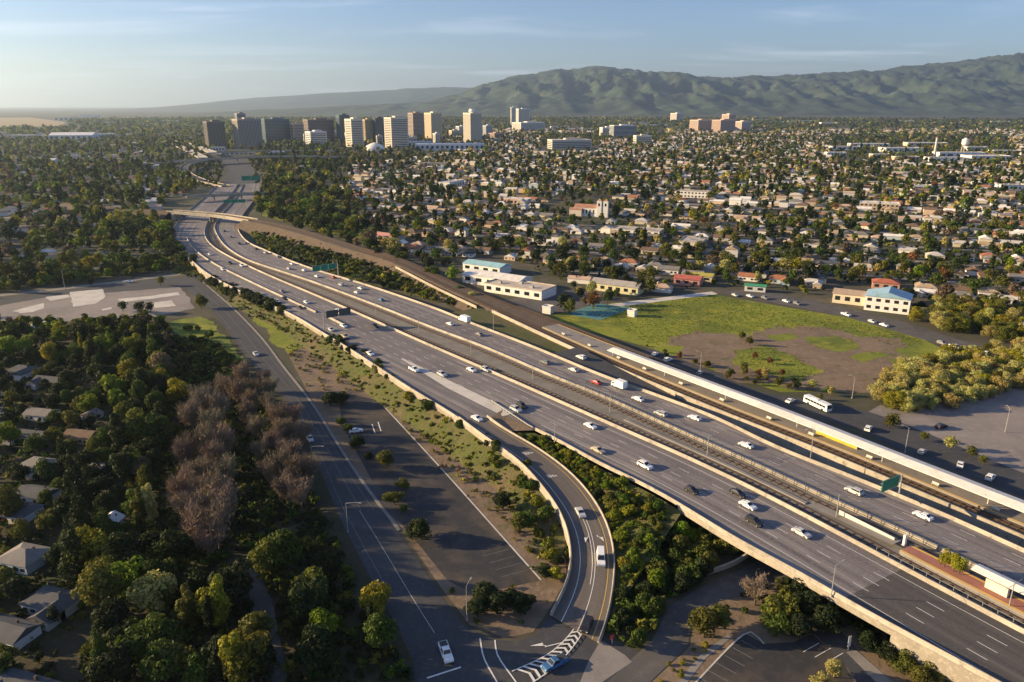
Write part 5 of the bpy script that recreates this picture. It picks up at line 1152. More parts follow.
# ------------------------------------------------------------------ downtown and distant blocks
M_glass_t = node_mat('tower_glass', (.045, .06, .075), .25, spec=.5)
def tower(x0, x1, top, basepx, label, body, glass=None, deg=36, ratio=.8, style='bands', name='office_tower', crown=0, floors=None, cat='tower'):
    p = bld_at((x0 + x1) / 2, basepx); th = math.radians(abs(deg)); dep = p[1] * CP + CAM_H * SP
    Wa = (x1 - x0) * dep / F_PX; w = Wa / (math.cos(th) + ratio * math.sin(th)); d = ratio * w
    v_ = (top - 341) / F_PX; h = CAM_H + (p[1] + d * .5) * (-SP - v_ * CP) / (CP - v_ * SP) - 1.5
    root = empty(name, (p[0], p[1] + d * .5, 0), math.radians(deg)); SITES.append((p[0], p[1] + d / 2, max(w, d) * .8))
    mb = MB(); mb.box((0, 0, h / 2), (w - .8, d - .8, h - .4)); mb.build('glazing', M_glass_t if style != 'solid' else M_objc, root, color=body)
    nf = floors or max(3, int(h / 4.2)); mb = MB()
    if style in ('bands', 'glass'):
        t = h / nf * (.5 if style == 'bands' else .22)
        for k in range(nf + 1): z = min(h - t / 2, k * h / nf + t / 2); mb.box((0, 0, z), (w, d, t))
        if style == 'bands':
            for sx in (-1, 1):
                for sy in (-1, 1): mb.box((sx * (w / 2 - 1.2), sy * (d / 2 - 1.2), h / 2), (2.45, 2.45, h - .3))
    elif style == 'ribs':
        n1 = max(4, int(w / 3.5))
        for k in range(n1):
            x = -w / 2 + w * (k + .5) / n1
            for sy in (-1, 1): mb.box((x, sy * (d / 2 - .3), h / 2), (w / n1 * .5, .7, h - .5))
        n2 = max(4, int(d / 3.5))
        for k in range(n2):
            y = -d / 2 + d * (k + .5) / n2
            for sx in (-1, 1): mb.box((sx * (w / 2 - .3), y, h / 2), (.7, d / n2 * .5, h - .5))
        mb.box((0, 0, h - 2), (w + .1, d + .1, 4)); mb.box((0, 0, 2), (w + .1, d + .1, 4))
    else:
        for k in range(nf):
            for j in range(max(3, int(w / 5))):
                n_ = max(3, int(w / 5)); mb.box((-w / 2 + w * (j + .5) / n_, -d / 2 + .36, (k + .5) * h / nf), (w / n_ * .45, .2, h / nf * .4))
    o = mb.build('facade_bands' if style != 'solid' else 'windows_grid', M_objc if style != 'solid' else M_glass_t, root, color=body); o['kind'] = 'stuff'
    mb = MB(); mb.box((0, 0, h + .3), (w + .3, d + .3, .8)); rf = mb.build('roof', M_objc, root, color=tuple(min(.7, c * 1.1 + .05) for c in body))
    mb = MB(); mb.box((w * .08, 0, h + 2.4), (w * .42, d * .42, 3.6)); mb.build('roof_plant', M_objc, rf, color=tuple(c * .9 for c in body))
    if crown:
        mb = MB(); mb.tube((0, 0, h + 4.0), (0, 0, h + 4.0 + crown), w * .3, w * .22, 12); mb.build('crown_drum', M_objc, rf, color=(.7, .68, .64))
    return reg(root, label, cat, 'downtown towers')
tower(203, 225, 121, 149, 'dark brown square office tower, leftmost of the downtown towers', (.16, .145, .13), style='ribs')
tower(231, 261, 118.5, 149, 'broad grey-tan ribbed tower second from the left downtown', (.33, .30, .27), style='ribs')
tower(236, 247, 113, 141, 'slim grey tower top showing behind the ribbed tower', (.25, .24, .24))
tower(261, 289, 118.5, 143, 'wide blue-green glass slab beside the ribbed tower', (.10, .17, .20), style='glass', ratio=.5)
tower(290, 304, 123, 143, 'narrow tan block between glass slab and red brick block', (.42, .33, .25), style='bands')
tower(303, 333, 119, 141, 'wide red-brown brick office block downtown', (.20, .145, .125), style='bands', ratio=.5)
tower(304, 326, 131, 146, 'low white block in front of the red-brown office block', (.60, .60, .60), style='bands', name='office_block')
tower(336, 350, 114.5, 141, 'dark teal glass tower behind the cream tower', (.06, .13, .15), style='glass')
tower(344, 363, 118.5, 147, 'cream-sided tower with pale lit flank left of the yellow one', (.66, .60, .50), style='bands', ratio=1.2)
tower(362, 374, 119, 142, 'yellow ochre striped tower behind the convention hall', (.45, .36, .20), style='ribs')
tower(372, 385, 117.5, 142, 'dark grey glass tower beside the ochre one', (.09, .10, .11), style='glass')
tower(384, 408, 117, 149.5, 'tall tower with white bands and black glass corner', (.58, .52, .44), style='bands')
tower(408, 424, 112.5, 138, 'slim brown brick tower behind the cream apartment tower', (.34, .26, .21), style='bands')
tower(424, 442, 112.5, 140, 'cream apartment tower catching full sun downtown', (.72, .60, .42), style='ribs', ratio=1.1)
tower(463, 482, 112.5, 143, 'cream tower with round drum on top, right end of downtown', (.66, .60, .50), style='ribs', crown=8, ratio=1.0)
tower(510.5, 515.5, 107, 125, 'slender white tower standing alone right of downtown', (.72, .70, .66), style='ribs', deg=15)
tower(516, 530, 108.5, 126, 'white apartment tower beside the slender one', (.70, .66, .60), style='bands', deg=15)
tower(512, 545, 122, 131, 'low white block at the foot of the twin white towers', (.68, .64, .58), style='bands', ratio=.5, name='office_block', cat='building')
tower(671, 684, 113, 121, 'small white block left of the pink blocks', (.70, .64, .56), style='bands', name='apartment_block', cat='building')
tower(690, 714, 119.5, 131, 'left pink apartment block in the middle distance', (.58, .42, .34), style='bands', ratio=.5, name='apartment_block', cat='building')
tower(712, 737, 119.5, 132, 'middle pink apartment block in the middle distance', (.56, .40, .32), style='ribs', ratio=.5, name='apartment_block', cat='building')
tower(722, 736, 114, 130, 'tallest pink apartment block in the middle distance', (.58, .43, .35), style='bands', name='apartment_block', cat='building')
tower(735, 752, 121, 131, 'right white and pink apartment block in the middle distance', (.62, .52, .45), style='bands', ratio=.6, name='apartment_block', cat='building')
tower(600, 615, 127, 136, 'white hospital wing, left part', (.74, .72, .68), style='bands', ratio=.6, deg=15, name='hospital_block', cat='building')
tower(610, 637, 125, 137, 'white hospital block with blue glass front', (.70, .72, .74), style='glass', ratio=.5, deg=15, name='hospital_block', cat='building')
tower(548, 592, 139, 149, 'broad white and brown flat block below the twin towers', (.55, .50, .44), style='bands', ratio=.45, deg=12, name='office_block', cat='building')
tower(634, 652, 135, 143, 'low cream block right of the hospital', (.66, .60, .50), style='bands', ratio=.5, deg=12, name='office_block', cat='building')
shed(450, 150, 170, 55, 15, 4, (.52, .55, .60), (.62, .66, .72), 'long low blue-grey convention hall below the towers', 'flat', windows=14)
shed(420, 147, 60, 40, 14, 4, (.5, .52, .56), (.60, .64, .70), 'grey-blue boxy hall joined to the left of the convention hall', 'flat', windows=6)
p = bld_at(374, 151); root = empty('tent_hall', (p[0], p[1] + 15, 0)); SITES.append((p[0], p[1] + 15, 30)); mb = MB()
n_ = 18; V = []
for r, z in ((26, 1.0), (25.5, 6), (20, 12), (10, 17), (.5, 20)): V += [(r * math.cos(2 * math.pi * k / n_), .7 * r * math.sin(2 * math.pi * k / n_), z) for k in range(n_)]
mb.add(V, [(i * n_ + k, i * n_ + (k + 1) % n_, (i + 1) * n_ + (k + 1) % n_, (i + 1) * n_ + k) for i in range(4) for k in range(n_)]); mb.build('tent_roof', M_white_roof, root, smooth=True)
mb = MB(); mb.tube((0, 0, 0), (0, 0, 1.2), 18, n=18); mb.build('base', M_conc_pale, root); reg(root, 'white peaked tent roof between the downtown towers', 'tent')
shed(277, 156, 34, 20, 9, 10, (.38, .42, .62), (.45, .50, .70), 'low violet-blue playful building beyond the far viaduct', 'flat', windows=5)
shed(240, 155, 60, 18, 6, 8, (.62, .56, .48), (.6, .55, .48), 'long low pale building before the ribbed tower', 'flat', windows=6)
shed(218, 151, 34, 20, 9, 12, (.62, .58, .52), (.5, .47, .43), 'low white annex at the foot of the leftmost tower', 'flat', windows=5)
shed(435, 167, 52, 18, 7, 0, (.62, .50, .38), (.5, .38, .28), 'long tan low building above the houses below downtown', 'flat', windows=8)
shed(310, 169, 40, 14, 5, 10, (.64, .58, .5), (.6, .55, .48), 'long pale shed behind the dark trees by the interchange', 'flat', windows=5)
shed(75, 140, 130, 60, 16, 8, (.55, .60, .66), (.80, .80, .80), 'huge white-roofed arena in the hazy left distance', 'gable', 8, windows=8)
shed(25, 138, 90, 40, 10, 8, (.55, .55, .55), (.70, .70, .70), 'low white shed left of the hazy arena', 'flat', windows=6)
shed(105, 137, 70, 40, 11, 8, (.50, .56, .62), (.60, .66, .72), 'pale blue shed right of the hazy arena', 'flat', windows=5)
shed(51, 163, 22, 14, 6, 5, (.7, .7, .7), (.75, .75, .75), 'small round-topped white hall among left trees', 'gable', 3, windows=3)
shed(66, 121, 130, 60, 26, 5, (.72, .68, .6), (.72, .70, .66), 'pale block on the left horizon by the airfield', 'flat', windows=4)
sheet_px('airfield_ground', [(-40, 118), (30, 117.5), (66, 122), (60, 126), (-40, 128)], node_mat('dry_grass', (.36, .28, .16), .95, [(.01, (.28, .22, .13), .4, .6)], space='World'), .3)
IND = [(845, 150, 90, 30, 9, WH), (868, 147, 120, 36, 9, WH), (900, 152, 110, 40, 10, WH), (925, 146, 130, 36, 9, CR), (958, 157, 120, 34, 10, (.62, .68, .74)), (985, 160, 100, 40, 9, WH), (945, 162, 90, 26, 9, WH), (835, 156, 50, 20, 8, WH), (905, 160, 60, 20, 7, PK), (1005, 154, 80, 26, 8, CR), (975, 150, 60, 24, 8, WH), (880, 158, 50, 20, 8, (.5, .42, .34)), (1010, 190, 40, 16, 7, WH), (920, 190, 34, 14, 6, WH)]
for i, (x, y, w, d, h, c) in enumerate(IND):
    shed(x, y, w * .8, d, h, -6 + (i % 3) * 3, c, (.72, .70, .66) if i % 2 else (.60, .55, .48), '%s long flat factory shed in the right distance' % ('cream' if c is CR else 'pink' if c is PK else 'white' if c is WH else 'brown' if c[0] == .5 else 'pale blue'), 'flat', windows=6)
p = bld_at(963, 156); root = empty('water_tower', (p[0], p[1], 0)); mb = MB()
for k in range(6): a_ = k * math.pi / 3; mb = MB(); mb.tube((7 * math.cos(a_), 7 * math.sin(a_), 0), (5 * math.cos(a_), 5 * math.sin(a_), 26), .5, n=6); mb.build('leg', M_white_roof, root)
mb = MB(); mb.tube((0, 0, 25), (0, 0, 35), 7, n=16); mb.tube((0, 0, 35), (0, 0, 39), 7, .5, 16); mb.tube((0, 0, 21), (0, 0, 25), 2, 7, 16); mb.build('tank', M_white_roof, root); reg(root, 'white water tower on legs in the right distance', 'water tower')
p = bld_at(934, 158); root = empty('smokestack', (p[0], p[1], 0)); mb = MB(); mb.tube((0, 0, 0), (0, 0, 42), 3.0, 2.0, 14); mb.build('stack', M_conc_pale, root); mb = MB(); mb.tube((0, 0, 41), (0, 0, 43), 2.4, 2.4, 14); mb.build('rim', M_brick, root); reg(root, 'pale brick chimney stack among the white factory sheds', 'chimney')
FB = [(640, 124), (655, 126), (760, 121), (775, 123), (800, 122), (830, 124), (560, 128), (580, 130), (905, 122), (1000, 123), (650, 110.5), (700, 111), (745, 111), (790, 112), (815, 112), (850, 113), (940, 108), (955, 108), (890, 113), (1015, 113), (110, 124), (150, 125), (170, 122), (130, 119), (90, 117), (185, 127), (340, 112), (365, 113), (300, 113), (540, 113), (600, 112), (625, 112)]
rb_ = random.Random(9)
for x, y in FB:
    y = max(y, 111.2); p = bld_at(x, y); k = p[1] / 2500
    shed(x, y, rb_.uniform(60, 120) * max(.7, k * .8), rb_.uniform(25, 40), rb_.uniform(8, 13) * max(.8, k * .45), rb_.uniform(-10, 10), WH if rb_.random() < .7 else CR, (.74, .72, .68), 'pale low building far off below the %s' % ('hills' if x > 450 else 'hazy horizon'), 'flat')
shed(947, 111.2, 420, 120, 50, 0, WH, (.7, .7, .68), 'big white block at the foot of the right hills', 'flat', windows=8)

rt = random.Random(17)
for i in range(18):
    x = rt.uniform(292, 500); y = rt.uniform(132, 146); w = rt.uniform(7, 16); hh = rt.uniform(5, 12)
    c = rt.choice([(.55, .48, .38), (.40, .36, .32), (.62, .58, .52), (.34, .24, .18), (.48, .50, .52)])
    nm = {.55: 'tan', .40: 'grey-brown', .62: 'pale', .34: 'brick', .48: 'grey'}[c[0]]
    tower(x, x + w, y - hh, y, '%s mid-rise block filling in around the downtown towers' % nm, c, style=rt.choice(['bands', 'ribs', 'bands']), ratio=rt.uniform(.6, 1.1), deg=rt.choice([36, 30, 20]), name='mid_rise_block', cat='building')
for i in range(14):
    x = rt.uniform(380, 1015); y = rt.choice([rt.uniform(158, 200), rt.uniform(175, 255)])
    if x < 480 and y > 225 or not free(x, y): continue
    c = rt.choice([WH, CR, (.58, .56, .52), PK, TN_]); nm = {.74: 'white', .62: 'cream', .58: 'grey', .42: 'tan'}.get(c[0], 'pink') if c is not PK else 'pink'
    shed(x, y, rt.uniform(22, 48), rt.uniform(12, 18), rt.uniform(5, 9), -24 + rt.choice([0, 90, 0]), c, rt.choice([(.70, .68, .64), (.45, .42, .38), (.60, .57, .52)]), '%s long flat-roofed block among the houses' % nm, 'flat', windows=rt.randint(5, 9), rows=rt.choice([1, 2]))

# ================================================================== plants
NR = np.random.RandomState(11)
def leaf_cards(rs, lobes, n, size, up=.25, tri=False, elong=1.0):
    """leaf-sized faces spread through the outer shell of several lobes"""
    C = np.array([l[0] for l in lobes], float); R = np.array([l[1] for l in lobes], float)
    w = (R[:, 0] * R[:, 2]) ** 1.1; idx = rs.choice(len(lobes), n, p=w / w.sum())
    d = rs.normal(size=(n, 3)); d[:, 2] += up; d /= np.linalg.norm(d, axis=1)[:, None]
    rad = rs.uniform(.55, 1.06, n) ** .6
    p = C[idx] + d * R[idx] * rad[:, None]
    nrm = d + rs.normal(scale=.55, size=(n, 3)); nrm /= np.linalg.norm(nrm, axis=1)[:, None]
    a = np.cross(nrm, rs.normal(size=(n, 3))); a /= np.linalg.norm(a, axis=1)[:, None]; b = np.cross(nrm, a)
    s = size * rs.uniform(.6, 1.35, n)[:, None]
    if tri:
        V = np.stack([p - a * s, p + a * s * .5 + b * s, p + a * s * .5 - b * s], 1); k = 3
    else:
        V = np.stack([p - a * s * elong, p - b * s * .62, p + a * s * elong, p + b * s * .62], 1); k = 4
    return V.reshape(-1, 3), np.arange(n * k).reshape(n, k)
def lobes_round(rs, h, r, n, base=.18):
    L = []
    for i in range(n):
        t = rs.uniform(0, 1); ang = rs.uniform(0, 6.283); z = h * (base + (1 - base) * (.15 + .7 * t)); rr = r * math.sqrt(max(.05, 1 - (2 * t - .75) ** 2 * .7)) * rs.uniform(.3, .75)
        q = r * rs.uniform(.30, .52); L.append(((rr * math.cos(ang), rr * math.sin(ang), z), (q, q, q * .82)))
    L.append(((0, 0, h * (base + .35)), (r * .62, r * .62, h * .30)))
    return L
def lobes_column(rs, h, r, n):
    return [((rs.normal(0, r * .25), rs.normal(0, r * .25), h * (.12 + .85 * (i + .5) / n)), (r * (.55 + .45 * math.sin(math.pi * min(1, (i + 1.2) / n))) * .8,) * 2 + (h / n * 1.1,)) for i in range(n)]
def lobes_cone(rs, h, r, n):
    L = []
    for i in range(n):
        t = i / n; rr = r * (1 - t) ** .85
        for k in range(4 if t < .7 else 2):
            a = rs.uniform(0, 6.283); L.append(((rr * .55 * math.cos(a), rr * .55 * math.sin(a), h * (.12 + .86 * t) - rr * .12), (rr * .55 + .12, rr * .55 + .12, h / n * .9)))
    return L
def trunk_mesh(rs, h, r, limbs, spread, base=.35):
    mb = MB(); top = Vector((rs.normal(0, .15), rs.normal(0, .15), h * .62)); mb.tube((0, 0, -.2), top, r, r * .5, 7)
    for i in range(limbs):
        a = rs.uniform(0, 6.283); t = rs.uniform(.42, .95); p = Vector(top) * t; q = p + Vector((math.cos(a) * spread * rs.uniform(.5, .8), math.sin(a) * spread * rs.uniform(.5, .8), h * rs.uniform(.12, .25)))
        mb.tube(p, q, r * .42, r * .12, 5)
    return mesh_of('trunk', mb.v, mb.f, M_bark)
def twig_crown(rs, h, r, n, up=1.0):
    """bare branches: limbs, then many thin twigs fanning up and out"""
    V, Fs = [], []; mb = MB(); tips = []
    for i in range(16):
        a = rs.uniform(0, 6.283); t = rs.uniform(.15, .5); p = Vector((0, 0, h * t)); q = Vector((math.cos(a) * r * rs.uniform(.15, .85), math.sin(a) * r * rs.uniform(.15, .85), h * rs.uniform(.5, .88)))
        mb.tube(p, q, .11, .04, 4); tips.append((p, q))
    P = []; D = []
    for i in range(n):
        p, q = tips[rs.randint(len(tips))]; t = rs.uniform(.25, 1.0); s = p.lerp(q, t); d = (q - p).normalized() * .5 + Vector(rs.normal(size=3)) * .55 + Vector((0, 0, .55 * up))
        P.append(s + Vector(rs.normal(size=3)) * r * .12); D.append(d.normalized() * rs.uniform(.6, 1.5) * (h / 10))
    P = np.array(P); D = np.array(D); W = np.cross(D, rs.normal(size=(n, 3))); W /= np.linalg.norm(W, axis=1)[:, None]; w = rs.uniform(.034, .06, n)[:, None]
    Vt = np.stack([P - W * w, P + W * w, P + D], 1).reshape(-1, 3)
    b = len(mb.v); V = np.concatenate([np.array(mb.v), Vt]); Fs = list(mb.f) + [(b + 3 * i, b + 3 * i + 1, b + 3 * i + 2) for i in range(n)]
    return mesh_of('bare_crown', V, Fs, M_twig)
def palm_crown(rs, h):
    V, Fs = [], []
    for i in range(22):
        a = i * 2.4; el = rs.uniform(-.3, 1.0); L_ = rs.uniform(1.8, 2.6); pr = None
        for k in range(6):
            t = k / 5; rr = L_ * t * math.cos(el * (1 - t * .6)); z = h + L_ * (math.sin(el) * t - .75 * t * t); c = Vector((rr * math.cos(a), rr * math.sin(a), z)); s = Vector((-math.sin(a), math.cos(a), 0)) * (.34 * (1 - t * .75))
            V += [c - s, c + s - Vector((0, 0, .12))]
            if k: b = len(V) - 4; Fs.append((b, b + 1, b + 3, b + 2))
    return mesh_of('palm_crown', V, Fs, M_leaf)
def make_kind(kind, seed, n=2300, size=.36):
    rs = np.random.RandomState(seed)
    if kind == 'leafy':
        h, r = 9.0, 4.3; V, Fs = leaf_cards(rs, lobes_round(rs, h, r, 15), n, size); return mesh_of('leaf_crown', V, Fs, M_leaf), trunk_mesh(rs, h, .28, 5, r)
    if kind == 'poplar':
        h, r = 13.0, 2.3; V, Fs = leaf_cards(rs, lobes_column(rs, h, r, 9), n, size * .95, .5); return mesh_of('leaf_crown', V, Fs, M_leaf), trunk_mesh(rs, h, .25, 4, r)
    if kind == 'conifer':
        h, r = 16.0, 3.4; V, Fs = leaf_cards(rs, lobes_cone(rs, h, r, 13), n, size * .95, -.1); return mesh_of('leaf_crown', V, Fs, M_leaf), trunk_mesh(rs, h, .35, 0, r)
    if kind == 'shrub':
        h, r = 2.6, 1.9; V, Fs = leaf_cards(rs, lobes_round(rs, h, r, 9, .06), int(n * .55), size * .55); return mesh_of('leaf_crown', V, Fs, M_leaf), trunk_mesh(rs, h, .09, 4, r)
    if kind == 'willow':
        h, r = 5.5, 3.0; V, Fs = leaf_cards(rs, lobes_round(rs, h, r, 16, .05), int(n * 1.1), size * .36, .5, elong=2.2); return mesh_of('leaf_crown', V, Fs, M_leaf), trunk_mesh(rs, h, .16, 6, r)
    if kind == 'bare':
        h, r = 10.5, 4.2; return twig_crown(rs, h, r, 4400), trunk_mesh(rs, h, .24, 3, r)
    if kind == 'palm':
        h = 11.0; mb = MB(); mb.tube((0, 0, -.1), (.2, .1, h), .26, .17, 8); return palm_crown(rs, h), mesh_of('trunk', mb.v, mb.f, M_bark)
KINDS = {}
for kd, nv in (('leafy', 5), ('poplar', 2), ('conifer', 2), ('shrub', 4), ('willow', 3), ('bare', 3), ('palm', 1)): KINDS[kd] = [make_kind(kd, 100 + 7 * i + len(kd)) for i in range(nv)]
KINDS['leafy_far'] = [make_kind('leafy', 300 + i, 620, .52) for i in range(4)]
HGT = dict(leafy=9.0, poplar=13.0, conifer=16.0, shrub=2.6, willow=5.5, bare=10.5, palm=12.0)
NAMES = dict(leafy='leafy_tree', poplar='poplar_tree', conifer='conifer_tree', shrub='shrub', willow='willow_tree', bare='bare_tree', palm='palm_tree')
GREEN = dict(dark=(.024, .038, .010), green=(.065, .100, .014), olive=(.115, .118, .018), bright=(.155, .215, .014), yellow=(.25, .235, .018), khaki=(.42, .355, .115), brown=(.15, .11, .07), grey=(.225, .172, .122), rust=(.17, .085, .03))  # dark leaves deepened so their colour carries shade between the trees
ADJ = dict(dark='dark green', green='mid green', olive='olive', bright='bright green', yellow='yellow-green', khaki='khaki', brown='brown', grey='grey-brown', rust='rust-tinged')
COUNT = {}
PR = random.Random(77)
def plant(kind, x, y, h, col, zone, z=0.0, far=False, wid=1.0, name=None):
    key = 'leafy_far' if (far and kind == 'leafy') else kind
    var = KINDS[key][PR.randrange(len(KINDS[key]))]; s = h / HGT[kind]
    root = empty(name or NAMES[kind], (x, y, z), PR.uniform(0, 6.28)); root.scale = (s * wid, s * wid * PR.uniform(.9, 1.1), s)
    c = GREEN[col]; j = PR.uniform(.82, 1.2); c = tuple(min(.4, q * j * PR.uniform(.93, 1.07)) for q in c)
    obj('crown', var[0], root, color=c); obj('trunk', var[1], root)
    COUNT[name or kind] = COUNT.get(name or kind, 0) + 1
    kn = dict(leafy='leafy tree', poplar='columnar poplar', conifer='dark conifer' if col == 'dark' else 'conifer', shrub='shrub', willow='willowy thicket tree', bare='leafless tree', palm='palm')[kind]
    sz = 'tall ' if s > 1.15 else ('small ' if s < .75 else '')
    a_ = '' if kind == 'conifer' and col == 'dark' else ADJ[col] + ' '
    return reg(root, '%s%s%s %s' % (sz, a_, kn, zone), 'shrub' if kind == 'shrub' else 'tree', 'plants ' + zone)
def crown_px(kind, px, py, h, col, zone, z=0.0, wid=1.0):
    """place by the middle of the crown in the picture, standing on height z"""
    p = at(px, py, z + h * .6); return plant(kind, p[0], p[1], h, col, zone, z, wid=wid)
def scatter(poly, d, rs, z=0.0):
    W = np.array([at(x, y, z) for x, y in poly]); x0, y0 = W[:, 0].min(), W[:, 1].min(); x1, y1 = W[:, 0].max(), W[:, 1].max(); out = []
    y = y0
    while y < y1:
        x = x0
        while x < x1:
            qx, qy = x + rs.uniform(-.48, .48) * d, y + rs.uniform(-.48, .48) * d
            if inside(*topx((qx, qy, z)), poly): out.append((qx, qy))
            x += d
        y += d * .87
    return out
def pick(rs, table):
    ks = list(table); return rs.choices(ks, [table[k] for k in ks])[0]
def clear(x, y, pad=0.0): return all((x - a) ** 2 + (y - b) ** 2 > (r * .85 + pad) ** 2 for a, b, r in SITES)

# --- bare rows along the creek
for x, y in [(203, 398), (212, 420), (203, 440), (214, 455), (200, 470), (210, 490), (196, 505), (216, 520), (190, 412), (222, 385), (208, 535), (225, 500), (184, 450), (186, 485), (222, 440), (226, 470), (196, 525), (220, 405)]:
    crown_px('bare', x, y, PR.uniform(12, 16), 'grey', 'in the tall row through the dark wood', wid=1.05)
for x, y in [(242, 372), (262, 378), (250, 398), (268, 402), (256, 425), (272, 440), (280, 462), (268, 470), (286, 485), (300, 432), (292, 415), (308, 468), (236, 388), (276, 415), (300, 490), (246, 410), (262, 450), (290, 450), (282, 430), (296, 468), (270, 385), (256, 388)]:
    crown_px('bare', x, y, PR.uniform(10, 13.5), 'grey', 'in the row beside the left street')
crown_px('bare', 757, 588, 7.5, 'grey', 'under the viaduct edge', wid=1.35)
for x, y in [(92, 345), (88, 350), (72, 470), (78, 505), (62, 450), (70, 540), (100, 350)]: crown_px('conifer', x, y, PR.uniform(15, 19), 'dark', 'rising above the houses at the left edge')
# --- named bright trees of the wood
for kd, x, y, h, c in [('leafy', 118, 397, 10, 'bright'), ('leafy', 178, 388, 10, 'yellow'), ('leafy', 88, 402, 8, 'bright'), ('leafy', 135, 425, 13, 'olive'), ('leafy', 155, 428, 12, 'green'), ('poplar', 118, 430, 14, 'dark'), ('poplar', 150, 500, 12, 'khaki'), ('poplar', 138, 505, 11, 'olive'),
        ('poplar', 217, 600, 13, 'yellow'), ('poplar', 185, 605, 11, 'olive'), ('poplar', 236, 655, 13, 'yellow'), ('leafy', 110, 560, 10, 'olive'), ('leafy', 130, 575, 10, 'bright'), ('leafy', 165, 555, 9, 'green'), ('leafy', 150, 590, 11, 'khaki'), ('leafy', 100, 585, 12, 'olive'), ('leafy', 312, 585, 9, 'olive'),
        ('leafy', 374, 596, 8, 'yellow'), ('leafy', 275, 552, 7, 'green'), ('leafy', 255, 630, 9, 'olive'), ('leafy', 140, 640, 10, 'green'), ('leafy', 175, 655, 9, 'olive'), ('leafy', 8, 432, 9, 'bright'), ('leafy', 5, 500, 10, 'olive'), ('leafy', 90, 545, 12, 'yellow'), ('leafy', 200, 300, 8, 'olive'),
        ('leafy', 125, 345, 9, 'bright'), ('leafy', 25, 345, 10, 'bright'), ('leafy', 50, 352, 10, 'yellow'), ('leafy', 5, 345, 11, 'bright'), ('leafy', 75, 352, 10, 'green'), ('leafy', 130, 362, 10, 'green'), ('leafy', 160, 365, 12, 'brown'), ('leafy', 145, 378, 11, 'olive')]:
    p = at(x, y, h * .6); plant(kd, p[0], p[1], h, c, 'in the dark wood left of the street' if x > 60 else 'among the houses at the left edge'); SITES.append((p[0], p[1], 2.5))
rs = random.Random(3)
WOOD = [(70, 338), (150, 334), (166, 340), (178, 365), (176, 385), (168, 420), (165, 560), (235, 590), (255, 560), (300, 548), (322, 540), (345, 580), (370, 625), (405, 695), (70, 700), (95, 640), (128, 560), (128, 450), (100, 380)]
FLOOR = [(70, 338), (205, 338), (240, 362), (262, 400), (300, 470), (322, 515), (348, 570), (376, 620), (412, 690), (70, 700), (95, 640), (128, 560), (128, 450), (100, 380)]
for x, y in scatter(WOOD, 9.6, rs):
    px, py = topx((x, y, 0))
    if not clear(x, y) or inside(px, py, [(236, 556), (254, 552), (275, 600), (292, 690), (272, 690), (255, 625)]): continue
    lower = py > 520  # darker leaf mix down here, standing in for shade in the gaps
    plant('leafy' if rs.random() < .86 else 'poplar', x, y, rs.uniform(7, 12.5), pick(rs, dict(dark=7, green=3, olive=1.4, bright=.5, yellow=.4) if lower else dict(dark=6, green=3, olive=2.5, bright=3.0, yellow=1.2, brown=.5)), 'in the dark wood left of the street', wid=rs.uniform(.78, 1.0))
for x, y in scatter([(-20, 345), (60, 345), (100, 395), (125, 460), (122, 540), (60, 640), (30, 700), (-20, 700)], 9.5, rs):
    if clear(x, y, .5): plant('leafy', x, y, rs.uniform(4.5, 7.5), pick(rs, dict(dark=6, green=3, olive=2)), 'among the houses at the left edge')
def bank_z(x, y):
    d = ((bk_in[:, :2] - (x, y)) ** 2).sum(1); i = int(d.argmin()); r = math.sqrt(d[i]); return max(0.0, bk_in[i, 2] * (1 - r / 8.5)) - .05
# --- street and lot plants
for x, y, h, c, w in [(330, 398, 5.2, 'dark', 1.2), (342, 397, 5, 'dark', 1.2), (341, 421, 3.2, 'green', 1), (348, 427, 3, 'green', 1), (356, 441, 4.6, 'dark', 1), (368, 456, 3, 'dark', 1), (386, 458, 5.5, 'olive', 1), (403, 483, 3.4, 'olive', 1), (394, 496, 4.6, 'olive', 1), (420, 528, 5.6, 'dark', 1), (418, 527, 5, 'dark', 1), (404, 508, 2.2, 'green', 1),
        (484, 594, 5.4, 'dark', 1.1), (497, 602, 5, 'dark', 1.1), (512, 598, 4.6, 'dark', 1), (523, 602, 4.4, 'dark', 1), (478, 606, 4.6, 'dark', 1), (503, 500, 4.8, 'dark', 1), (528, 518, 5, 'green', 1), (520, 522, 4.6, 'olive', 1), (545, 570, 3.2, 'dark', 1), (558, 560, 3, 'dark', 1)]:
    crown_px('leafy', x, y, h, c, 'in the verges of the dark parking lot', wid=w * 1.45)
for poly, d, col, zone, hh in [([(207, 284), (216, 281), (288, 314), (282, 323)], 5.0, dict(dark=5, green=2, olive=1), 'in the hedge below the outer parapet', (3.6, 5.2)), ([(322, 346), (336, 342), (388, 372), (376, 377)], 5.0, dict(dark=5, green=2, olive=1), 'in the hedge above the parking lot', (3.4, 4.8)),
        ([(352, 362), (380, 372), (470, 432), (520, 470), (548, 500), (560, 530), (566, 570), (552, 590), (545, 550), (525, 505), (490, 470), (440, 430), (395, 398)], 6.0, dict(olive=4, green=4, dark=2, yellow=2), 'on the bank below the ramp wall', (2.0, 3.8))]:
    for x, y in scatter(poly, d, rs): plant('shrub', x, y, rs.uniform(*hh), pick(rs, col), zone, bank_z(x, y))
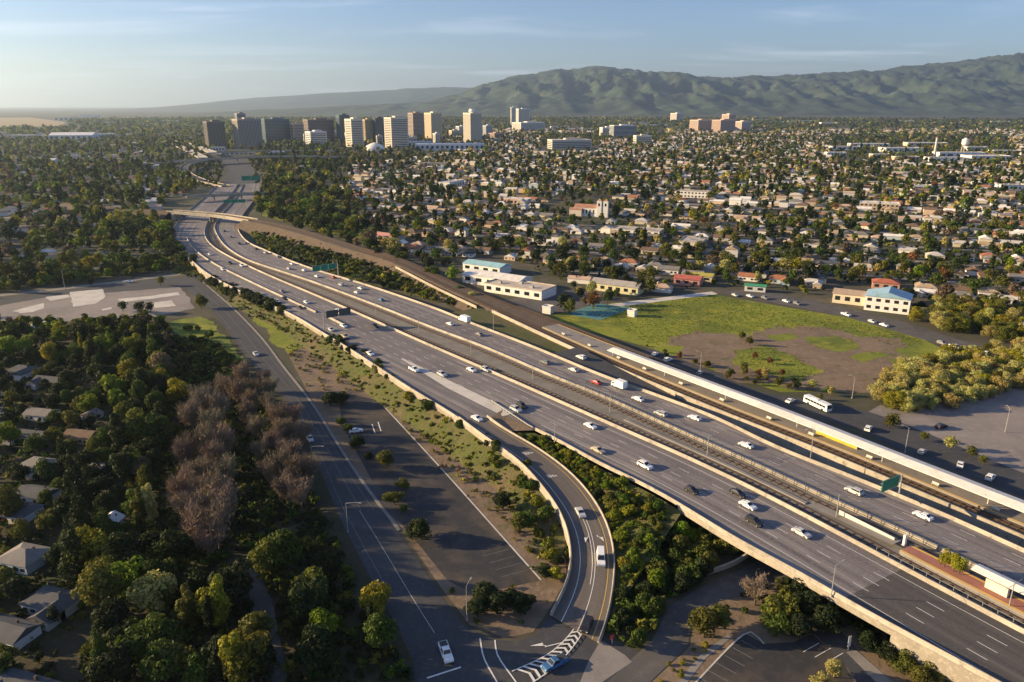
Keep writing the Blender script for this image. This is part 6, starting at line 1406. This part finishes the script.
# --- bank between ramp and freeway, following its slope
bt = rr_n = None
mMp, iRp = pair(mM, iR, 40)
for k in range(85):
    t = rs.random() ** .85; f = rs.random(); i = t * 39; j = min(38, int(i)); a0 = mMp[j]; b0 = iRp[j]; p = a0 * (1 - f) + b0 * f
    if t < .12: continue
    f = .12 + f * (.62 if t < .6 else .72); p = a0 * (1 - f) + b0 * f
    big = t > .55
    plant('leafy' if (big and rs.random() < .18) else 'shrub', p[0], p[1], rs.uniform(1.2, 2.2) if not big else rs.uniform(2.0, 3.8), pick(rs, dict(olive=4, green=3, bright=3, yellow=3, dark=.6)), 'on the bank inside the ramp curve', p[2] - .15)
for x, y in scatter([(618, 600), (700, 560), (735, 552), (690, 588), (664, 606), (655, 636), (625, 656), (612, 640)], 4.6, rs): plant('shrub', x, y, rs.uniform(2.4, 4.6), pick(rs, dict(olive=3, green=4, dark=4)), 'on the bank inside the ramp curve')
for x, y, h, c in [(705, 622, 6, 'olive'), (718, 616, 5, 'olive'), (785, 606, 6.5, 'olive'), (775, 622, 5, 'green'), (810, 604, 6.5, 'dark'), (825, 618, 6, 'dark'), (800, 590, 6, 'dark'), (905, 660, 4.4, 'olive'), (890, 652, 4, 'dark'), (935, 668, 4.5, 'olive'), (955, 676, 4.5, 'dark'), (920, 676, 4, 'olive'), (975, 690, 4, 'dark'), (868, 640, 4, 'dark'), (835, 668, 3.6, 'khaki'), (823, 682, 3.6, 'khaki'), (845, 690, 3.2, 'khaki'), (800, 626, 5, 'dark'), (840, 612, 5, 'dark')]:
    crown_px('leafy', x, y, h * 1.05, c, 'below the viaduct at bottom right', wid=1.35)
for x, y in scatter([(650, 684), (690, 640), (724, 632), (690, 668), (672, 690)], 2.6, rs): plant('shrub', x, y, rs.uniform(.5, 1.1), pick(rs, dict(yellow=4, olive=3)), 'in the weedy strip beside the side street')
for x, y in scatter([(640, 572), (672, 540), (700, 528), (742, 552), (700, 580), (652, 612)], 4.4, rs): plant('shrub', x, y, rs.uniform(3.4, 5.4), pick(rs, dict(olive=3, green=3, bright=1.5, dark=3)), 'in the shade of the viaduct end')
# --- platform trees
for x, y in ((951, 551), (961, 555), (968, 557)):
    p = atdeck(x, y, 4.4); p2 = so(p); q = off_pt(p2[0], -7.6, .9); plant('leafy', q[0], q[1], 4.4, 'yellow', 'on the brick light rail platform', q[2], wid=.8)
# --- strip between freeway and railway
for poly, d, col, zone, hh, kd in [([(256, 226), (300, 240), (345, 258), (380, 276), (400, 284), (360, 278), (318, 264), (270, 246), (246, 232)], 9.5, dict(dark=4, green=3, olive=4, yellow=2), 'between the freeway and the rail curve', (2.5, 5), 'leafy'),
        ([(380, 270), (420, 280), (470, 304), (500, 316), (480, 314), (430, 300), (390, 288)], 7.5, dict(dark=3, green=3, olive=4, yellow=2), 'between the freeway and the rail curve', (1.4, 3), 'shrub'),
        ([(262, 218), (300, 226), (340, 238), (372, 250), (380, 240), (350, 215), (352, 196), (300, 185), (262, 190), (256, 205)], 18.0, dict(dark=6, green=3, olive=3, bright=2, yellow=2.5, brown=.7), 'in the grove right of the railway bridge', (8, 15), 'leafy'),
        ([(168, 222), (176, 240), (196, 266), (176, 264), (160, 240)], 8, dict(dark=5, green=2, olive=2), 'by the railway bridge parapet', (5, 9), 'leafy'),
        ([(178, 326), (203, 320), (222, 345), (236, 362), (212, 360)], 12, dict(olive=2, green=3, dark=2), 'on the lawn left of the street', (2, 4), 'shrub'),
        ([(745, 372), (800, 384), (845, 396), (830, 404), (770, 392), (720, 378)], 6.5, dict(olive=4, dark=3, khaki=2, rust=1), 'along the field edge behind the station', (2.5, 5), 'leafy'),
        ([(640, 342), (700, 362), (745, 378), (730, 378), (680, 362), (636, 346)], 6.5, dict(olive=4, dark=2, rust=2), 'along the field edge behind the station', (1.2, 2.6), 'shrub'),
        ([(880, 418), (930, 438), (1000, 462), (1040, 480), (1000, 480), (930, 452), (880, 430)], 8.5, dict(olive=5, khaki=2, dark=1), 'in the planted islands of the station lot', (3.4, 5.2), 'leafy'),
        ([(940, 446), (1040, 470), (1040, 452), (1000, 448)], 13, dict(olive=4, khaki=2), 'in the planted islands of the station lot', (3.2, 4.6), 'leafy')]:
    for x, y in scatter(poly, d, rs):
        if clear(x, y): plant(kd, x, y, rs.uniform(*hh), pick(rs, col), zone, far=True, name='verge_tree' if kd == 'leafy' else None)
for s in np.arange(2, 118, 3.1):
    if rs.random() < .8:
        q = off_pt(s, off('A', s) - rs.uniform(1.6, 3.2), 0); plant('shrub', q[0], q[1], rs.uniform(1.6, 3.4) if s > 30 else rs.uniform(5, 7.4) * .95, pick(rs, dict(dark=4, olive=3, rust=1, green=2)), 'in the trench beside the far carriageway')
for x, y, h, c in [(160, 280, 6, 'olive'), (90, 282, 4, 'dark'), (122, 305, 6, 'dark'), (140, 306, 7, 'dark'), (150, 306, 6, 'dark'), (42, 268, 11, 'brown'), (22, 272, 9, 'olive'), (15, 285, 8, 'dark'), (108, 244, 8, 'bright'), (98, 240, 9, 'yellow'), (96, 258, 9, 'olive'), (112, 256, 9, 'olive'), (126, 258, 8, 'green'), (135, 262, 9, 'dark'), (150, 258, 8, 'olive'), (80, 265, 9, 'olive'), (165, 256, 7, 'dark'), (60, 262, 9, 'green'), (700, 265, 9, 'khaki'), (725, 265, 10, 'khaki'), (735, 268, 9, 'olive'), (570, 262, 10, 'khaki'), (585, 266, 10, 'khaki'), (597, 262, 9, 'olive'), (560, 268, 9, 'olive')]:
    p = at(x, y, h * .6)
    plant('leafy', p[0], p[1], h, c, 'around the skate park' if x < 200 else 'over the houses beyond the field', far=True)
for x, y in [(755, 355), (770, 360), (782, 372), (760, 372), (742, 335), (750, 340)]: crown_px('leafy', x, y, PR.uniform(3, 4.5), PR.choice(['dark', 'olive', 'rust']), 'standing in the grassy field')
# --- willow thicket at right
for x, y in scatter([(905, 416), (866, 402), (880, 382), (935, 360), (1045, 346), (1045, 384), (960, 408)], 5.4, rs): plant('willow', x, y, rs.uniform(4.6, 8.0), pick(rs, dict(khaki=8, olive=.5, yellow=1)), 'in the khaki thicket beside the station lot')
for x, y in scatter([(912, 322), (930, 308), (1040, 318), (1040, 350), (960, 336)], 7.5, rs): plant('willow', x, y, rs.uniform(6.5, 10), pick(rs, dict(khaki=4, olive=3, yellow=2)), 'in the sunlit grove behind the field road')
for x, y in [(972, 298), (984, 302), (995, 300), (1006, 304), (1018, 300)]: crown_px('palm', x, y, PR.uniform(11, 14), 'olive', 'in the row above the sunlit grove')

# --- neighbourhood trees: the nearest stand alone, the rest are one mass
TREES = []
tr = random.Random(8)

def ring(r0, r1, d, keep):
    y = r0 * .55
    while y < r1:
        x = -y * 1.08 - 60
        while x < y * 1.08 + 60:
            qx, qy = x + tr.uniform(-.5, .5) * d, y + tr.uniform(-.5, .5) * d; x += d
            rr_ = math.hypot(qx, qy)
            cl_ = .80 + 1.5 * mnoise.noise(Vector((qx * .011, qy * .011, 4))) + .7 * mnoise.noise(Vector((qx * .003, qy * .003, 8)))
            if rr_ < r0 or rr_ > r1 or tr.random() > keep * min(1, max(.22, cl_ + .12)): continue
            px, py = topx((qx, qy, 0))
            if px < -220 or px > 1240: continue
            TREES.append((rr_, qx, qy, px, py))
        y += d
ROADCLEAR = [[(150, 210), (190, 270), (290, 330), (520, 420), (1060, 700), (1060, 330), (905, 318), (850, 306), (715, 288), (560, 318), (505, 318), (400, 268), (340, 245), (270, 222), (262, 186), (270, 168), (250, 150), (215, 150), (175, 170), (200, 190)], [(-60, 284), (60, 284), (170, 268), (205, 268), (205, 335), (300, 440), (450, 720), (-60, 720)], [(455, 258), (505, 255), (560, 285), (560, 318), (505, 318), (455, 285)], [(-60, 116), (70, 116), (70, 128), (-60, 128)], [(160, 258), (178, 250), (215, 268), (300, 318), (370, 355), (560, 470), (560, 600), (450, 720), (300, 440), (205, 335), (150, 330)]]
ring(300, 900, 11.5, .8); ring(900, 1700, 14.0, .95); ring(1700, 3000, 20.0, .97); ring(3000, 7000, 42.0, .95)
grid = {}
for a, b, r in SITES: grid.setdefault((int(a // 40), int(b // 40)), []).append((a, b, r))
def clear_fast(x, y):
    for i in (-1, 0, 1):
        for j in (-1, 0, 1):
            for a, b, r in grid.get((int(x // 40) + i, int(y // 40) + j), ()):
                if (x - a) ** 2 + (y - b) ** 2 < (r * .8) ** 2: return False
    return True
big = [s for s in SITES if s[2] > 35]
T2 = []
for t in sorted(TREES):
    r, x, y, px, py = t
    if any(inside(px, py, e) for e in ROADCLEAR): continue
    if not clear_fast(x, y): continue
    if any((x - a) ** 2 + (y - b) ** 2 < q * q for a, b, q in big): continue
    left = px < 330
    if py > 118 and py < 162 and 0 < px < 1024 and any(abs(px - c) < w and y < 1900 for c, w in ()): continue
    T2.append((r, x, y, px, py, left))
n_lone = 260
MASS = []
TW_R = dict(dark=6, green=5, olive=3.5, khaki=.9, brown=1.1, bright=.6, yellow=.6, rust=.15); TW_L = dict(dark=5, green=4, olive=3.5, bright=2.4, yellow=1.6, brown=.7)
for i, (r, x, y, px, py, left) in enumerate(T2):
    col = pick(tr, TW_L if left else TW_R); h = (tr.uniform(4, 11) if r < 900 else tr.uniform(5, 12)) if not left else tr.uniform(7, 13.5)
    if tr.random() < .06: h *= 1.4
    if -8 < px < 1032 and n_lone > 0:
        n_lone -= 1; plant('leafy', x, y, h, col, 'among the houses left of the freeway' if left else ('among the houses near the white warehouses' if px < 620 else 'among the houses beyond the field road'), far=True, name='garden_tree')
    else: MASS.append((r, x, y, h, col, tr.random()))
def mass(L, n_leaf, tri_size, name, label, wide=.46):
    """one mesh: a template of leaf faces stamped at every position"""
    rs_ = np.random.RandomState(5); tmpl = []
    for k in range(6):
        h, r = 1.0, wide; V, Fs = leaf_cards(rs_, lobes_round(rs_, h, r, 8, .12), n_leaf, tri_size, .45, tri=True); tmpl.append(V)
    n = len(L); m = n_leaf * 3; A = np.array([l[1:4] + (l[5],) for l in L]); ZB = np.array([l[6] if len(l) > 6 else 0.0 for l in L]); K = (A[:, 3] * 997).astype(int) % 6; a_ = A[:, 3] * 40
    T = np.stack(tmpl)[K]; c, s = np.cos(a_)[:, None], np.sin(a_)[:, None]
    X = (T[:, :, 0] * c - T[:, :, 1] * s) * A[:, 2:3] + A[:, 0:1]; Y = (T[:, :, 0] * s + T[:, :, 1] * c) * A[:, 2:3] + A[:, 1:2]; Z = T[:, :, 2] * A[:, 2:3] + ZB[:, None]
    V = np.stack([X, Y, Z], 2).reshape(-1, 3); tint = np.array([GREEN[l[4]] for l in L]) * rs_.uniform(.75, 1.25, (n, 1)); tint = np.repeat(tint, m, 0)
    o = obj(name, mesh_of(name, V, np.arange(n * m).reshape(-1, 3), M_leaf_t, tint=tint)); o['kind'] = 'stuff'; o['label'] = label; o['category'] = 'trees'
    return o
TALL = [(r, x, y, h * 1.5, 'dark' if q < .9 else 'olive', q) for r, x, y, h, c, q in MASS if .04 < q < .13 and r < 2600]; MASS = [t for t in MASS if not (.04 < t[5] < .13 and t[0] < 2600)]
m1 = [t for t in MASS if t[0] < 900]; m2 = [t for t in MASS if 900 <= t[0] < 1700]; m3 = [t for t in MASS if 1700 <= t[0] < 3000]; m4 = [t for t in MASS if t[0] >= 3000]
m4 = [(r, x, y, h * 1.25, c, q) for r, x, y, h, c, q in m4]
mass(TALL, 90, .085, 'slim_conifers', 'slim dark conifers dotted over the neighbourhoods', .17)
mass(m1, 200, .085, 'neighbourhood_trees', 'trees crowding the nearer neighbourhood blocks')
mass(m2, 75, .13, 'midway_trees', 'trees filling the neighbourhoods up to downtown')
mass(m3, 26, .21, 'distant_trees', 'hazy tree canopy beyond the downtown towers')
mass(m4, 12, .34, 'horizon_trees', 'tree canopy fading out below the hills', .9)
# low growth nobody could count: wood floor, banks, field
def growth(name, pts, hs, cols, n_leaf, size, label, wide=.9):
    gr = random.Random(len(name)); L = [(0, q[0], q[1], gr.uniform(*hs), pick(gr, cols), gr.random(), q[2] if len(q) > 2 else 0.0) for q in pts]; o = mass(L, n_leaf, size, name, label, wide); o['category'] = 'plants'; return o
gs = random.Random(31)
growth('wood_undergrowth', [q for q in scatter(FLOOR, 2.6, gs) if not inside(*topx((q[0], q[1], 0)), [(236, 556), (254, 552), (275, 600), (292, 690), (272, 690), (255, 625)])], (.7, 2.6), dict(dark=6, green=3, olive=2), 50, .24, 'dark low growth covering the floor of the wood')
fp = scatter([(590, 312), (640, 304), (712, 295), (780, 307), (850, 319), (925, 341), (900, 350), (860, 334), (800, 328), (740, 332), (690, 334), (668, 344), (650, 345)], 1.9, gs) + scatter([(732, 350), (765, 346), (800, 358), (822, 372), (800, 384), (765, 374), (740, 366)], 1.9, gs)
growth('yard_growth', [q for q in scatter([(-30, 345), (60, 345), (100, 395), (130, 460), (125, 560), (60, 650), (40, 720), (-30, 720)], 3.4, gs) if clear(q[0], q[1], -2.0)], (.6, 2.2), dict(dark=6, green=3, olive=1), 50, .25, 'dark hedges and bushes in the yards at the left edge', .8)
growth('field_grass', fp, (.08, .3), dict(bright=5, yellow=5), 12, .9, 'long bright grass over the field', 1.4)
vp = scatter([(283, 345), (345, 354), (470, 436), (520, 474), (560, 540), (545, 610), (505, 634), (470, 622), (440, 584), (540, 588), (378, 398), (335, 388), (312, 396)], 3.2, gs)
growth('verge_weeds', [q for q in vp if not inside(*topx((q[0], q[1], 0)), [(338, 392), (378, 400), (440, 467), (496, 529.5), (541, 580), (505, 588), (470, 592), (447, 580), (425, 552), (398, 520), (378, 492), (362, 462), (342, 425)]) and gs.random() < .45], (.4, 1.3), dict(olive=5, green=3, brown=2, yellow=1), 20, .4, 'sparse dry weeds around the dark parking lot', 1.2)
bp = []
for i in range(len(bk_in)):
    for k in range(7):
        t = gs.random(); p = bk_in[i] * (1 - t) + bk_out[i] * t
        if gs.random() < .8: bp.append((p[0] + gs.uniform(-1.5, 1.5), p[1] + gs.uniform(-1.5, 1.5), p[2] - .1))
for k in range(650):
    t = gs.random(); f = gs.random(); j = min(38, int(t * 39)); w = t * 39 - j; p = (mMp[j] * (1 - w) + mMp[j + 1] * w) * (1 - f) + (iRp[j] * (1 - w) + iRp[j + 1] * w) * f
    if t > .08 and .06 < f < .88: bp.append((p[0], p[1], p[2] - .1))
growth('bank_shrubbery', bp, (.4, 1.5), dict(olive=4, green=3, bright=2.5, yellow=2, dark=.6), 70, .22, 'mixed low bushes covering the freeway banks', .75)
up = scatter([(618, 602), (700, 560), (738, 550), (690, 588), (664, 606), (655, 636), (625, 656), (612, 640)], 2.4, gs) + scatter([(715, 606), (800, 575), (900, 640), (960, 672), (880, 650), (840, 628), (790, 628), (745, 622)], 3.2, gs)
growth('underbridge_growth', up, (.8, 2.6), dict(olive=3, green=4, dark=4), 70, .22, 'dark bushes crowding the shade beside the viaduct', .75)
sp_ = scatter([(246, 229), (300, 238), (350, 257), (400, 273), (470, 303), (520, 322), (500, 319), (430, 301), (371, 286), (313, 269), (262, 249)], 4.2, gs)
growth('roadside_growth', [q for q in sp_ if gs.random() < .75], (1.0, 4.2), dict(dark=4, olive=4, green=3, yellow=2, bright=1), 70, .2, 'scrub along the strips beside the freeway', .6)
growth('outer_bank_growth', scatter([(160, 236), (170, 232), (176, 250), (200, 272), (260, 306), (318, 340), (300, 342), (250, 312), (205, 284), (170, 270)], 3.0, gs), (.5, 1.8), dict(dark=3, olive=4, green=3, yellow=3, bright=3), 60, .24, 'green scrub at the foot of the outer freeway wall', .8)
fanp = [q for q in scatter([(186, 186), (215, 188), (224, 170), (218, 160), (200, 160), (190, 168)], 14, gs) + scatter([(256, 186), (275, 170), (262, 158), (248, 160), (254, 172)], 14, gs)]
growth('interchange_growth', fanp, (2, 7), dict(dark=5, olive=3, green=3), 60, .2, 'dark scrub inside the interchange loops', .6)
lp = scatter([(-40, 268), (60, 276), (120, 270), (172, 262), (168, 272), (60, 286), (-40, 296)], 6, gs) + scatter([(-40, 322), (60, 326), (160, 320), (176, 335), (60, 345), (-40, 340)], 5.5, gs)
growth('park_edge_growth', lp, (2.5, 7), dict(dark=3, olive=3, green=3, yellow=2, bright=3, brown=1), 170, .13, 'leafy growth along the edges of the skate park', .55)
gp_ = [q for q in scatter([(372, 234), (452, 270), (500, 252), (560, 282), (640, 292), (715, 286), (860, 302), (1060, 340), (1060, 210), (400, 210)], 9.5, gs) if clear_fast(*q) and free(*topx((q[0], q[1], 0)))]
growth('garden_growth', gp_, (.8, 3.4), dict(dark=5, olive=3, green=3, brown=1, yellow=.6), 34, .3, 'garden bushes between the houses', .6)
print('PLANTS', COUNT, len(m1), len(m2), len(m3), len(m4))

# ================================================================== hills and haze
def fbm(x, y, o=6):
    return mnoise.fractal(Vector((x, y, 0)), 1.0, 2.0, o)
def ridge(x, y, o=6): return mnoise.ridged_multi_fractal(Vector((x, y, 3.3)), 1.0, 2.1, o, 1.0, 2.0)
def hills(name, sil, Yr, Y0, X0, X1, nx, ny, label, spur=.64, nsc=1 / 480, depth=.5, Yb=2500):
    """terrain whose crest follows the skyline; spurs run down towards the plain"""
    sx = np.array([s[0] for s in sil]); sy = np.array([s[1] for s in sil])
    dep = Yr * CP + (CAM_H - 300) * SP
    cx_ = (sx - 512) / F_PX * Yr; ch = (HZ - sy) / F_PX * Yr * 1.01 + CAM_H
    xs = np.linspace(X0, X1, nx); ts = np.linspace(0, 1.45, ny); V = []
    for t in ts:
        Y = Y0 + (Yr - Y0) * t
        for x in xs:
            crest = np.interp(x, cx_, ch)
            wob = .10 * fbm(x * nsc * .7 + 4, 1.7)
            tt = min(1.6, max(0, t + wob)); env = math.sin(min(1, tt) * math.pi / 2) ** 1.5 if tt <= 1 else max(0, 1 - (tt - 1) * 1.1)
            rg = ridge(x * nsc, Y * nsc * .42) * .5
            fine = fbm(x * nsc * 5, Y * nsc * 4, 5) * .075
            k = spur * (1 - abs(tt - .05) * .0) * max(0, min(1, (1.08 - tt) / .5))
            z = crest * env * (1 - k * (1 - min(1, rg))) + crest * fine * env * (.35 if t > .9 else 1)
            V.append((x, Y, z - 6 if t > 0 else -8))
    Fs = [(j * nx + i, j * nx + i + 1, (j + 1) * nx + i + 1, (j + 1) * nx + i) for j in range(ny - 1) for i in range(nx - 1)]
    return struct(obj(name, mesh_of(name, V, np.array(Fs), M_hill, smooth=True)))
M_hill = node_mat('hill_grass', (.060, .088, .050), .95, [(.0011, (.034, .058, .036), .42, .6), (.003, (.018, .032, .02), .47, .57), (.012, (.10, .11, .045), .54, .7), (.02, (.018, .03, .018), .52, .62)], space='World')
hills('hills', [(300, 108), (430, 101), (452, 96), (480, 87), (520, 76.5), (555, 70.5), (590, 69), (625, 71.5), (665, 75), (715, 78.5), (760, 77), (800, 75), (850, 72), (900, 67), (950, 61), (985, 57), (1024, 54), (1080, 52), (1200, 50)], 12500, 8200, -3800, 13500, 420, 130, '')
hills('far_hills', [(120, 111), (190, 108.5), (215, 104.5), (260, 98.5), (330, 94), (400, 90.5), (440, 88.5), (480, 89), (560, 92), (700, 96)], 21000, 15500, -14000, 9000, 150, 40, '', spur=.35, nsc=1 / 2600)
# haze
M_haze = bpy.data.materials.new('haze_air'); M_haze.use_nodes = True; nt = M_haze.node_tree; nt.nodes.clear()
out = nt.nodes.new('ShaderNodeOutputMaterial'); pv = nt.nodes.new('ShaderNodeVolumePrincipled')
pv.inputs['Color'].default_value = (.58, .77, 1.0, 1); pv.inputs['Density'].default_value = 4.3e-5; pv.inputs['Anisotropy'].default_value = .55
nt.links.new(pv.outputs[0], out.inputs['Volume'])
mb = MB(); mb.box((0, g / 2 - 700, 549), (2 * g + 400, g + 2000, 1100)); hz = mb.build('haze', M_haze); hz['kind'] = 'stuff'
hz['label'] = 'thin bluish evening haze over the whole valley'; hz['category'] = 'haze'

finish_labels()
